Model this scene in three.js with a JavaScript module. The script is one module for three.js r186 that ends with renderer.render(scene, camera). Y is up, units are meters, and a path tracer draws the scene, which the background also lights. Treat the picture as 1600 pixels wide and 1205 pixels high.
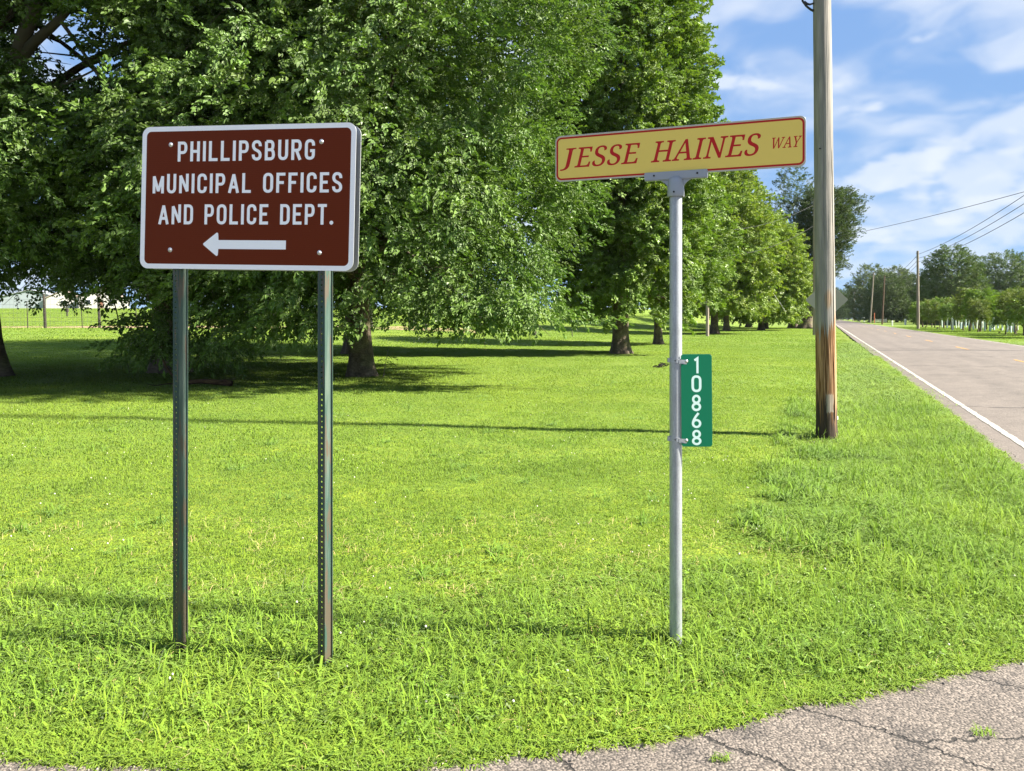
import * as THREE from 'three';
import { mergeGeometries } from 'three/addons/utils/BufferGeometryUtils.js';
import { createNoise2D, createNoise3D } from 'simplex-noise';

// ------------------------------------------------------------------ camera, sky, sun, exposure
const scene = new THREE.Scene();
const EYE = 1.6, FOCAL = 1155, HORIZON = 497;                       // eye height in metres; lens of the 1600 x 1205 photograph
const camera = new THREE.PerspectiveCamera(2 * Math.atan(602.5 / FOCAL) * 180 / Math.PI, 1600 / 1205, 0.05, 4000);
camera.position.set(0, EYE, 0);
camera.lookAt(0, EYE, -10);
camera.setViewOffset(1600, 1205, 0, 602.5 - HORIZON, 1600, 1205);   // level camera, lens shifted down
camera.updateProjectionMatrix();

const SUN_DIR = new THREE.Vector3(0.787, 0.60, 0.128).normalize();
const sun = new THREE.DirectionalLight(new THREE.Color().setRGB(1, 0.93, 0.8), 4.8);
sun.position.copy(SUN_DIR).multiplyScalar(120); sun.target.position.set(0, 0, -20);
sun.position.add(sun.target.position);
sun.castShadow = true; sun.shadow.radius = 3.4; sun.shadow.mapSize.set(4096, 4096);
Object.assign(sun.shadow.camera, { left: -70, right: 70, top: 60, bottom: -60, near: 1, far: 320 });
scene.add(sun, sun.target);

const renderer = new THREE.WebGLRenderer({ antialias: true });
renderer.toneMapping = THREE.LinearToneMapping;
renderer.toneMappingExposure = 4.2;
renderer.shadowMap.enabled = true;
scene.fog = new THREE.FogExp2(new THREE.Color(0.82, 0.9, 1), 0.00004);   // light summer haze

// seeded random numbers and noise
function makeRng(s) { let a = s >>> 0; return () => { a = (a + 0x6d2b79f5) | 0; let t = Math.imul(a ^ (a >>> 15), 1 | a); t = (t + Math.imul(t ^ (t >>> 7), 61 | t)) ^ t; return ((t ^ (t >>> 14)) >>> 0) / 4294967296; }; }
const n2 = createNoise2D(makeRng(11)), n3 = createNoise3D(makeRng(12));
const clamp = (x, a = 0, b = 1) => Math.min(b, Math.max(a, x));
const mix = (a, b, t) => a + (b - a) * t;
const smooth = (a, b, x) => { const t = clamp((x - a) / (b - a)); return t * t * (3 - 2 * t); };
const fbm2 = (x, y, o = 4) => { let s = 0, a = 0.5; for (let i = 0; i < o; i++) { s += a * n2(x + i * 17.3, y - i * 9.1); x *= 2.03; y *= 2.03; a *= 0.5; } return s; };
const fbm3 = (x, y, z, o = 4) => { let s = 0, a = 0.5; for (let i = 0; i < o; i++) { s += a * n3(x + i * 7.7, y - i * 5.1, z + i * 3.3); x *= 2.03; y *= 2.03; z *= 2.03; a *= 0.5; } return s; };

{ // a hazy summer sky with thin high cloud and small cumulus, computed for every direction
  const W = 3072, H = 1536, data = new Float32Array(W * H * 4), rows = [];
  const SCALE = 0.285;                                               // the sky's own strength at this exposure
  for (let j = 0; j < H; j++) {
    const el = ((j + 0.5) / H - 0.5) * Math.PI, y = Math.sin(el), c = Math.cos(el);
    for (let i = 0; i < W; i++) {
      const az = ((i + 0.5) / W - 0.5) * 2 * Math.PI, x = Math.cos(az) * c, z = Math.sin(az) * c, o = (j * W + i) * 4;
      data[o + 3] = 1;
      if (el < -0.02) { data[o] = 0.5 * SCALE; data[o + 1] = 0.6 * SCALE; data[o + 2] = 0.7 * SCALE; continue; }
      const up = clamp(y), h = Math.pow(1 - up, 4.5);
      let r = mix(0.11, 0.30, h), g = mix(0.29, 0.55, h), b = mix(0.67, 0.86, h);
      // a thin high sheet with blue showing through its gaps
      const k = 1 / (up + 0.3), px = x * k, pz = z * k;
      const wx = fbm2(px * 0.8 + 3, pz * 0.8, 4), wz = fbm2(px * 0.8 - 8, pz * 0.8 + 5, 4);
      const s1 = fbm2(px * 0.9 + wx * 0.8 + 9.4, pz * 1.1 + wz * 0.8 + 2.3, 7), s2 = fbm2(px * 2.6 - wz * 1.1 + 40, pz * 3.2 + wx * 1.1, 6);
      let cloud = clamp(0.14 + 0.58 * smooth(-0.45, 0.45, s1 + 0.42 * s2));
      // small puffs low in the sky
      const cu = fbm3(x * 3.4 + 2.2, up * 10 + 1, z * 3.4, 7) - 0.16 - 1.6 * Math.abs(up - 0.13);
      cloud = mix(cloud, 1, smooth(0.0, 0.2, cu) * 0.72);
      r = mix(r, 0.75, cloud); g = mix(g, 0.81, cloud); b = mix(b, 0.9, cloud);
      data[o] = r * SCALE; data[o + 1] = g * SCALE; data[o + 2] = b * SCALE;
    }
  }
  const t = new THREE.DataTexture(data, W, H, THREE.RGBAFormat, THREE.FloatType);
  t.mapping = THREE.EquirectangularReflectionMapping; t.magFilter = THREE.LinearFilter; t.needsUpdate = true;
  scene.background = t; scene.environment = t;
}

// ------------------------------------------------------------------ helpers
const taken = new Map();
const numbered = (n) => { const k = taken.get(n) || 0; taken.set(n, k + 1); return k ? `${n}_${String(k).padStart(3, '0')}` : n; };
const P = (x, Z, y = 0) => new THREE.Vector3(x, y, -Z);             // Z: metres in front of the camera
const rgb = (r, g, b) => new THREE.Color().setRGB(r, g, b);
const srgb = (r, g, b) => new THREE.Color().setRGB(r / 255, g / 255, b / 255, THREE.SRGBColorSpace);
function std(o) { return new THREE.MeshStandardMaterial({ roughness: 0.8, ...o }); }
function shadowed(m) { m.castShadow = m.receiveShadow = true; return m; }
function mesh(name, geo, mat, parent) { const m = shadowed(new THREE.Mesh(geo, mat)); m.name = parent ? name : numbered(name); (parent || scene).add(m); return m; }
function tag(o, label, category, group) { Object.assign(o.userData, { label, category }); if (group) o.userData.group = group; return o; }
function thing(name, pos, label, category, group, turn = 0) { const g = new THREE.Group(); g.name = numbered(name); g.position.copy(pos); g.rotation.y = turn; scene.add(g); return tag(g, label, category, group); }
function structure(name, geo, mat, parent) { const m = mesh(name, geo, mat, parent); m.userData.kind = 'structure'; return m; }

function texture(w, h, fn, { color = true, repeat = true, mirror = false } = {}) {
  const d = new Uint8Array(w * h * 4), c = [0, 0, 0];
  for (let j = 0; j < h; j++) for (let i = 0; i < w; i++) {
    fn(i, j, c); const o = (j * w + i) * 4;
    d[o] = clamp(c[0], 0, 255); d[o + 1] = clamp(c[1], 0, 255); d[o + 2] = clamp(c[2], 0, 255); d[o + 3] = 255;
  }
  const t = new THREE.DataTexture(d, w, h); t.magFilter = THREE.LinearFilter; t.minFilter = THREE.LinearMipmapLinearFilter; t.generateMipmaps = true;
  if (color) t.colorSpace = THREE.SRGBColorSpace;
  t.wrapS = t.wrapT = mirror ? THREE.MirroredRepeatWrapping : repeat ? THREE.RepeatWrapping : THREE.ClampToEdgeWrapping;
  t.needsUpdate = true; return t;
}
// noise that repeats every `per` cells
const hash = (i, j, s = 0) => { let h = Math.imul(i, 374761393) + Math.imul(j, 668265263) + Math.imul(s, 2147483647); h = Math.imul(h ^ (h >>> 13), 1274126177); return ((h ^ (h >>> 16)) >>> 0) / 4294967296; };
function vnoise(x, y, per, s = 0) {
  const xi = Math.floor(x), yi = Math.floor(y), fx = x - xi, fy = y - yi, u = fx * fx * (3 - 2 * fx), v = fy * fy * (3 - 2 * fy), w = (k) => ((k % per) + per) % per;
  return mix(mix(hash(w(xi), w(yi), s), hash(w(xi + 1), w(yi), s), u), mix(hash(w(xi), w(yi + 1), s), hash(w(xi + 1), w(yi + 1), s), u), v);
}
// closest stone of a jittered grid: [distance, id]
function stones(x, y, per, s = 0) {
  const xi = Math.floor(x), yi = Math.floor(y); let best = 9, id = 0; const w = (k) => ((k % per) + per) % per;
  for (let a = -1; a <= 1; a++) for (let b = -1; b <= 1; b++) {
    const ci = w(xi + a), cj = w(yi + b), dx = xi + a + hash(ci, cj, s) - x, dy = yi + b + hash(ci, cj, s + 5) - y, d = dx * dx + dy * dy;
    if (d < best) { best = d; id = hash(ci, cj, s + 9); }
  }
  return [Math.sqrt(best), id];
}
// tapered tube through points; radii interpolate along it
function tube(points, r0, r1, sides = 6, uvLen = 1) {
  const n = points.length, pos = [], nor = [], uv = [], idx = []; let len = 0;
  const up = new THREE.Vector3(0.31, 0.2, 0.93).normalize(), t = new THREE.Vector3(), a = new THREE.Vector3(), b = new THREE.Vector3();
  for (let i = 0; i < n; i++) {
    t.subVectors(points[Math.min(n - 1, i + 1)], points[Math.max(0, i - 1)]).normalize();
    a.crossVectors(up, t); if (a.lengthSq() < 1e-4) a.set(1, 0, 0); a.normalize(); b.crossVectors(t, a);
    if (i) len += points[i].distanceTo(points[i - 1]);
    const r = Array.isArray(r0) ? r0[i] : mix(r0, r1, i / (n - 1));
    for (let k = 0; k <= sides; k++) {
      const th = k / sides * Math.PI * 2, cx = Math.cos(th), sy = Math.sin(th);
      const nx = a.x * cx + b.x * sy, ny = a.y * cx + b.y * sy, nz = a.z * cx + b.z * sy;
      pos.push(points[i].x + nx * r, points[i].y + ny * r, points[i].z + nz * r); nor.push(nx, ny, nz); uv.push(k / sides, len / uvLen);
    }
  }
  for (let i = 0; i < n - 1; i++) for (let k = 0; k < sides; k++) { const p = i * (sides + 1) + k, q = p + sides + 1; idx.push(p, p + 1, q, p + 1, q + 1, q); }
  const c0 = pos.length / 3; pos.push(points[n - 1].x, points[n - 1].y, points[n - 1].z); nor.push(t.x, t.y, t.z); uv.push(0.5, 0);
  for (let k = 0; k < sides; k++) idx.push((n - 1) * (sides + 1) + k, (n - 1) * (sides + 1) + k + 1, c0);
  const g = new THREE.BufferGeometry();
  g.setAttribute('position', new THREE.Float32BufferAttribute(pos, 3)); g.setAttribute('normal', new THREE.Float32BufferAttribute(nor, 3)); g.setAttribute('uv', new THREE.Float32BufferAttribute(uv, 2)); g.setIndex(idx);
  return g;
}
function geoFrom(pos, idx, uv, color) {
  const g = new THREE.BufferGeometry(); g.setAttribute('position', new THREE.Float32BufferAttribute(pos, 3));
  if (uv) g.setAttribute('uv', new THREE.Float32BufferAttribute(uv, 2));
  if (color) g.setAttribute('color', new THREE.Float32BufferAttribute(color, 3));
  g.setIndex(idx); g.computeVertexNormals(); return g;
}
function box(w, h, d, x = 0, y = 0, z = 0) { const g = new THREE.BoxGeometry(w, h, d); g.translate(x, y, z); return g; }
function cyl(r0, r1, h, x = 0, y = 0, z = 0, seg = 16) { const g = new THREE.CylinderGeometry(r1, r0, h, seg); g.translate(x, y + h / 2, z); return g; }
function roundedRect(w, h, r) { const s = new THREE.Shape(), x = -w / 2, y = -h / 2; s.moveTo(x + r, y); s.lineTo(x + w - r, y); s.absarc(x + w - r, y + r, r, -Math.PI / 2, 0); s.lineTo(x + w, y + h - r); s.absarc(x + w - r, y + h - r, r, 0, Math.PI / 2); s.lineTo(x + r, y + h); s.absarc(x + r, y + h - r, r, Math.PI / 2, Math.PI); s.lineTo(x, y + r); s.absarc(x + r, y + r, r, Math.PI, 1.5 * Math.PI); return s; }

// ------------------------------------------------------------------ the lie of the land
const roadX = (Z) => 2.45 + 0.425 * Z;                              // the white edge line
const offRoad = (x, Z) => x - roadX(Z);                             // metres across from that line; the pavement runs from -0.4 to 8.9
const drivePts = [[-60, 3.6], [-20, 3.05], [-6, 2.78], [-1.86, 2.69], [-1.27, 2.64], [-0.5, 2.60], [0.237, 2.745], [0.747, 2.88], [1.34, 3.10], [2.03, 3.35], [2.38, 3.45], [3.0, 3.75], [3.55, 4.3], [4.1, 5.2]];
function driveEdge(x) { for (let i = 1; i < drivePts.length; i++) if (x < drivePts[i][0]) { const [a, b] = drivePts[i - 1], [c, d] = drivePts[i]; return mix(b, d, clamp((x - a) / (c - a))); } return 5.2; }
function ground(x, Z) {
  const d = offRoad(x, Z), w = 1 - smooth(-45, -18, d);
  let y = w * (0.8 * smooth(25, 60, Z) + 2.9 * smooth(60, 160, Z));
  y += 0.035 * fbm2(x * 0.35, Z * 0.35, 3) * smooth(-0.2, -1.5, d) * smooth(0.1, 1, Z - driveEdge(x));
  y += -0.10 * smooth(-0.4, -1.7, d) * (1 - smooth(-1.9, -3.8, d)) * smooth(5, 9, Z);
  y -= 0.042 * smooth(0.02, 0.6, Z - driveEdge(x)) * smooth(-0.4, -0.9, d);
  if (Z < driveEdge(x) - 0.12 && x < 6) y -= 0.03;
  if (d > -0.2 && d < 8.7) y -= 0.04;
  return y;
}

// grass ground cloth: thatch and short green growth
const thatch = texture(512, 512, (i, j, c) => {
  const u = i / 512, v = j / 512, a = vnoise(u * 128, v * 128, 128), b = vnoise(u * 32, v * 32, 32, 3), d = vnoise(u * 256, v * 64, 256, 7), e = vnoise(u * 8, v * 8, 8, 4);
  const k = 0.45 * a + 0.3 * d + 0.25 * b, y = 0.5 * b + 0.5 * e;
  c[0] = mix(66, 146, k) + 26 * (y - 0.5); c[1] = mix(88, 164, k) + 10 * (y - 0.5); c[2] = mix(8, 30, k);
});
const thatchBump = texture(256, 256, (i, j, c) => { c[0] = c[1] = c[2] = 255 * (0.6 * vnoise(i / 2, j / 2, 128, 2) + 0.4 * vnoise(i / 6.4, j / 6.4, 40, 6)); }, { color: false });
{
  const NX = 230, NZ = 270, pos = [], uv = [], col = [], idx = [];
  for (let j = 0; j <= NZ; j++) {
    const s = mix(-5.2, 8.0, j / NZ), Z = 0.55 * Math.sinh(s) + 3;
    for (let i = 0; i <= NX; i++) {
      const q = mix(-7.4, 7.4, i / NX), x = 0.75 * Math.sinh(q) + 0.12 * Z;
      pos.push(x, ground(x, Z), -Z); uv.push(x / 1.3, Z / 1.3);
      const t = fbm2(x * 0.08, Z * 0.08, 3), f = fbm2(x * 0.6, Z * 0.6, 2);
      const ve = smooth(1.9, 1.1, Z - driveEdge(x) + 0.3 * f), soil = clamp(ve * (0.75 + 0.5 * fbm2(x * 4, Z * 4, 3)));   // bare brown soil and dead stems under the unmown verge
      col.push(mix(clamp(0.86 + 0.28 * t + 0.14 * f, 0, 1), 0.42, soil), mix(clamp(0.9 + 0.1 * t + 0.1 * f, 0, 1), 0.26, soil), mix(clamp(0.8 + 0.2 * t, 0, 1), 0.7, soil));
    }
  }
  for (let j = 0; j < NZ; j++) for (let i = 0; i < NX; i++) { const a = j * (NX + 1) + i, b = a + NX + 1; idx.push(a, a + 1, b, a + 1, b + 1, b); }
  structure('ground', geoFrom(pos, idx, uv, col), std({ map: thatch, bumpMap: thatchBump, bumpScale: 0.02, vertexColors: true, roughness: 0.95 }));
}
{ // bare earth along the fence, and the field beyond
  const pos = [], uv = [], idx = [], N = 60;
  for (let i = 0; i <= N; i++) { const x = mix(-95, -3, i / N); for (const [k, e] of [[60.5, 1], [64, 0], [68.5, 1]]) { const Z = k + e * 0.8 * fbm2(x * 0.4 + k, 2, 3); pos.push(x, ground(x, Z) + 0.03, -Z); uv.push(x / 2, Z / 2); } }
  for (let i = 0; i < N; i++) for (let k = 0; k < 2; k++) { const a = i * 3 + k; idx.push(a, a + 3, a + 1, a + 1, a + 3, a + 4); }
  const m = std({ map: texture(256, 256, (i, j, c) => { const k = 0.5 * vnoise(i / 4, j / 4, 64) + 0.5 * vnoise(i / 16, j / 16, 16, 3); c[0] = mix(130, 175, k); c[1] = mix(108, 142, k); c[2] = mix(82, 112, k); }) });
  structure('dirt_strip', geoFrom(pos, idx, uv), m);
}

// ------------------------------------------------------------------ road and driveway
const roadMap = texture(1024, 1024, (i, j, c) => {
  const [d, id] = stones(i / 4, j / 4, 256, 1), big = vnoise(i / 64, j / 64, 16, 2), mid = vnoise(i / 12.8, j / 12.8, 80, 5), k = 0.5 * id + 0.22 * mid + 0.28 * big - 0.25 * smooth(0.4, 0.75, d);
  c[0] = mix(88, 132, k); c[1] = mix(81, 122, k); c[2] = mix(75, 113, k);
});
const roadBump = texture(512, 512, (i, j, c) => { const [d] = stones(i / 4, j / 4, 128, 1); c[0] = c[1] = c[2] = 255 * (1 - d); }, { color: false });
const roadMat = std({ map: roadMap, bumpMap: roadBump, bumpScale: 0.004, roughness: 0.88, vertexColors: true });
const roadThing = (() => {
  const pos = [], uv = [], col = [], idx = [], NS = 320, across = []; for (let k = 0; k <= 44; k++) across.push(mix(-0.42, 8.95, k / 44));
  for (let j = 0; j <= NS; j++) {
    const Z = -45 + 7 * (Math.exp(j / NS * 4.6) - 1) * 0.9;
    for (let k = 0; k < across.length; k++) {
      let o = across[k]; const edge = k === 0 || k === across.length - 1;
      if (edge) o += 0.07 * fbm2(Z * 1.3, o, 3);
      const x = roadX(Z) + o, crown = 0.05 * (1 - ((o - 4.3) / 4.7) ** 2);
      pos.push(x, 0.012 + (edge ? 0 : crown), -Z); uv.push(o / 4, Z / 4);
      const wheel = Math.exp(-(((o - 1.5) / 0.35) ** 2)) + Math.exp(-(((o - 3.2) / 0.35) ** 2)) + Math.exp(-(((o - 5.4) / 0.35) ** 2)) + Math.exp(-(((o - 7.1) / 0.35) ** 2));
      const stain = fbm2(o * 0.9, Z * 0.06, 4), f = clamp(0.9 + 0.16 * stain - 0.11 * wheel * (0.7 + 0.6 * stain) + 0.06 * fbm2(o * 3, Z * 0.5, 2), 0, 1);
      col.push(f, f * 0.99, f * 0.985);
    }
  }
  const M = across.length; for (let j = 0; j < NS; j++) for (let k = 0; k < M - 1; k++) { const a = j * M + k, b = a + M; idx.push(a, a + 1, b, a + 1, b + 1, b); }
  return structure('road', geoFrom(pos, idx, uv, col), roadMat);
})();
function paintStrip(name, o0, o1, Z0, Z1, mat, ragged, step = 0.25) {
  const pos = [], uv = [], idx = [], N = Math.ceil((Z1 - Z0) / step); let rows = 0;
  for (let j = 0; j <= N; j++) {
    const Z = mix(Z0, Z1, j / N), a = o0 + ragged * fbm2(Z * 2.2, o0 * 9, 3), b = o1 + ragged * fbm2(Z * 2.2 + 50, o1 * 9, 3);
    for (const o of [a, (a + b) / 2, b]) { const crown = 0.05 * (1 - ((o - 4.3) / 4.7) ** 2); pos.push(roadX(Z) + o, 0.0175 + crown, -Z); uv.push(o, Z); } rows++;
  }
  for (let j = 0; j < rows - 1; j++) for (let k = 0; k < 2; k++) { const a = j * 3 + k; idx.push(a, a + 1, a + 3, a + 1, a + 4, a + 3); }
  return mesh(name, geoFrom(pos, idx, uv), mat, roadThing);
}
const paintNoise = (r, g, b) => texture(256, 512, (i, j, c) => { const k = vnoise(i / 2, j / 2, 256, 3) * 0.5 + vnoise(i / 8, j / 8, 64, 4) * 0.5, w = smooth(0.33, 0.43, k); c[0] = mix(105, r, w); c[1] = mix(98, g, w); c[2] = mix(93, b, w); });
const whitePaint = std({ map: paintNoise(170, 166, 156), roughness: 0.7 }), yellowPaint = std({ map: paintNoise(196, 138, 40), roughness: 0.7 });
paintStrip('edge_line', -0.05, 0.055, 6, 60, whitePaint, 0.022, 0.12); paintStrip('edge_line', -0.08, 0.09, 60, 320, whitePaint, 0.04, 1.5);
paintStrip('edge_line', 8.42, 8.55, 20, 320, whitePaint, 0.04, 1);
for (let k = 0; k < 12; k++) paintStrip('centre_dash', 4.42, 4.54, 23.8 + k * 12.2, 27.2 + k * 12.2, yellowPaint, 0.03, 0.2);
const tar = std({ color: rgb(0.035, 0.033, 0.032), roughness: 0.7 });
for (const [Z, a, b, w, s] of [[13.2, -0.4, 8.9, 0.022, 1], [24.5, 0.3, 4.2, 0.03, 2], [31, 2.5, 8.8, 0.04, 3], [47, -0.3, 8.8, 0.05, 4], [9.4, 0.5, 3.5, 0.016, 5], [17.5, 4.5, 8.9, 0.02, 6], [20.5, -0.3, 1.8, 0.02, 7], [38, 0.2, 5, 0.04, 8]]) {   // cracks that run across the road
  const pos = [], idx = [], N = 70;
  for (let i = 0; i <= N; i++) { const o = mix(a, b, i / N), z = Z + 0.22 * fbm2(o * 0.9, s * 7, 4) - o * 0.39, ww = w * (0.5 + 0.9 * Math.abs(n2(o * 4, s))); const crown = 0.05 * (1 - ((o - 4.3) / 4.7) ** 2); for (const e of [-ww, ww]) pos.push(roadX(z) + o, 0.0215 + crown, -(z + e)); }
  for (let i = 0; i < N; i++) { const p = i * 2; idx.push(p, p + 2, p + 1, p + 1, p + 2, p + 3); }
  mesh('crack', geoFrom(pos, idx), tar, roadThing);
}
{ // the driveway's coarse chip seal, 6 m x 3 m of it in one piece of texture, with its cracks
  const W = 2048, H = 1024, depth = new Float32Array(W * H);
  const cracks = [[[1.15, 3.03], [1.42, 2.86], [1.5, 2.78], [1.62, 2.66], [1.78, 2.5], [2.2, 2.2]], [[0.72, 2.83], [0.78, 2.75], [0.92, 2.66], [1.05, 2.52], [1.3, 2.3]], [[2.0, 3.3], [2.35, 3.05], [2.7, 2.95]], [[0.12, 2.72], [0.2, 2.62], [0.22, 2.5]], [[1.5, 2.78], [1.9, 2.8], [2.4, 2.72], [2.9, 2.4]]];
  cracks.forEach((line, ci) => {
    for (let s = 0; s < line.length - 1; s++) for (let t = 0; t < 1; t += 0.004) {
      const x = mix(line[s][0], line[s + 1][0], t) + 0.025 * fbm2(s * 3 + t * 5, ci * 9, 3), z = mix(line[s][1], line[s + 1][1], t) + 0.025 * fbm2(s * 3 + t * 5 + 70, ci * 9, 3);
      const i0 = Math.round((x + 3) / 6 * W), j0 = Math.round((z - 1) / 3 * H), R = Math.round(0.4 + 1.7 * Math.abs(n2(s + t * 3, ci)));
      for (let a = -R; a <= R; a++) for (let b = -R; b <= R; b++) { const i = i0 + a, j = j0 + b; if (i >= 0 && j >= 0 && i < W && j < H && a * a + b * b <= R * R) depth[j * W + i] = 1; }
    }
  });
  const cell = new Float32Array(W * H), ids = new Float32Array(W * H);
  for (let j = 0; j < H; j++) for (let i = 0; i < W; i++) { const [d, id] = stones(i / 2.9, j / 2.9, 9999, 2); cell[j * W + i] = d; ids[j * W + i] = id; }
  const map = texture(W, H, (i, j, c) => {
    const q = j * W + i, x = i / W * 6, y = j / H * 3, patch = fbm2(x * 1.4, y * 1.4, 4), tarry = smooth(0.12, 0.5, patch) * 0.5, k = clamp(ids[q] * 1.0 - 0.12 + 0.3 * patch), gap = smooth(0.42, 0.72, cell[q]);
    let r = mix(86, 150, k), g = mix(79, 138, k), b = mix(73, 127, k);
    const m = clamp(gap * 0.75 + tarry * (0.4 + 0.6 * (1 - ids[q]))); r = mix(r, 46, m); g = mix(g, 43, m); b = mix(b, 42, m);
    if (depth[q]) { r *= 0.45; g *= 0.45; b *= 0.45; }
    c[0] = r; c[1] = g; c[2] = b;
  }, { mirror: true });
  const bump = texture(W, H, (i, j, c) => { const q = j * W + i; c[0] = c[1] = c[2] = depth[q] ? 0 : 255 * clamp(0.45 + 0.55 * (1 - cell[q]) - 0.2 * ids[q]); }, { color: false, mirror: true });
  const pos = [], uv = [], idx = [], NX = 300, NR = 30;
  for (let i = 0; i <= NX; i++) {
    const s = i / NX, x = s < 0.12 ? mix(-60, -4, s / 0.12) : mix(-4, 4.1, (s - 0.12) / 0.88), top = driveEdge(x) + 0.035 * fbm2(x * 2.5, 1, 4) + 0.03 * fbm2(x * 11, 6, 3);
    for (let r = 0; r <= NR; r++) { const e = r === NR, Z = e ? top : mix(-4.2, top - 0.02, r / (NR - 1)); pos.push(x, e ? -0.01 : 0.008 + 0.006 * fbm2(x * 0.8, Z * 0.8, 2), -Z); uv.push((x + 3) / 6, (Z - 1) / 3); }
  }
  for (let i = 0; i < NX; i++) for (let r = 0; r < NR; r++) { const a = i * (NR + 1) + r, b = a + NR + 1; idx.push(a, b, a + 1, a + 1, b, b + 1); }
  structure('driveway', geoFrom(pos, idx, uv), std({ map, bumpMap: bump, bumpScale: 0.006, roughness: 0.9 }));
}

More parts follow.
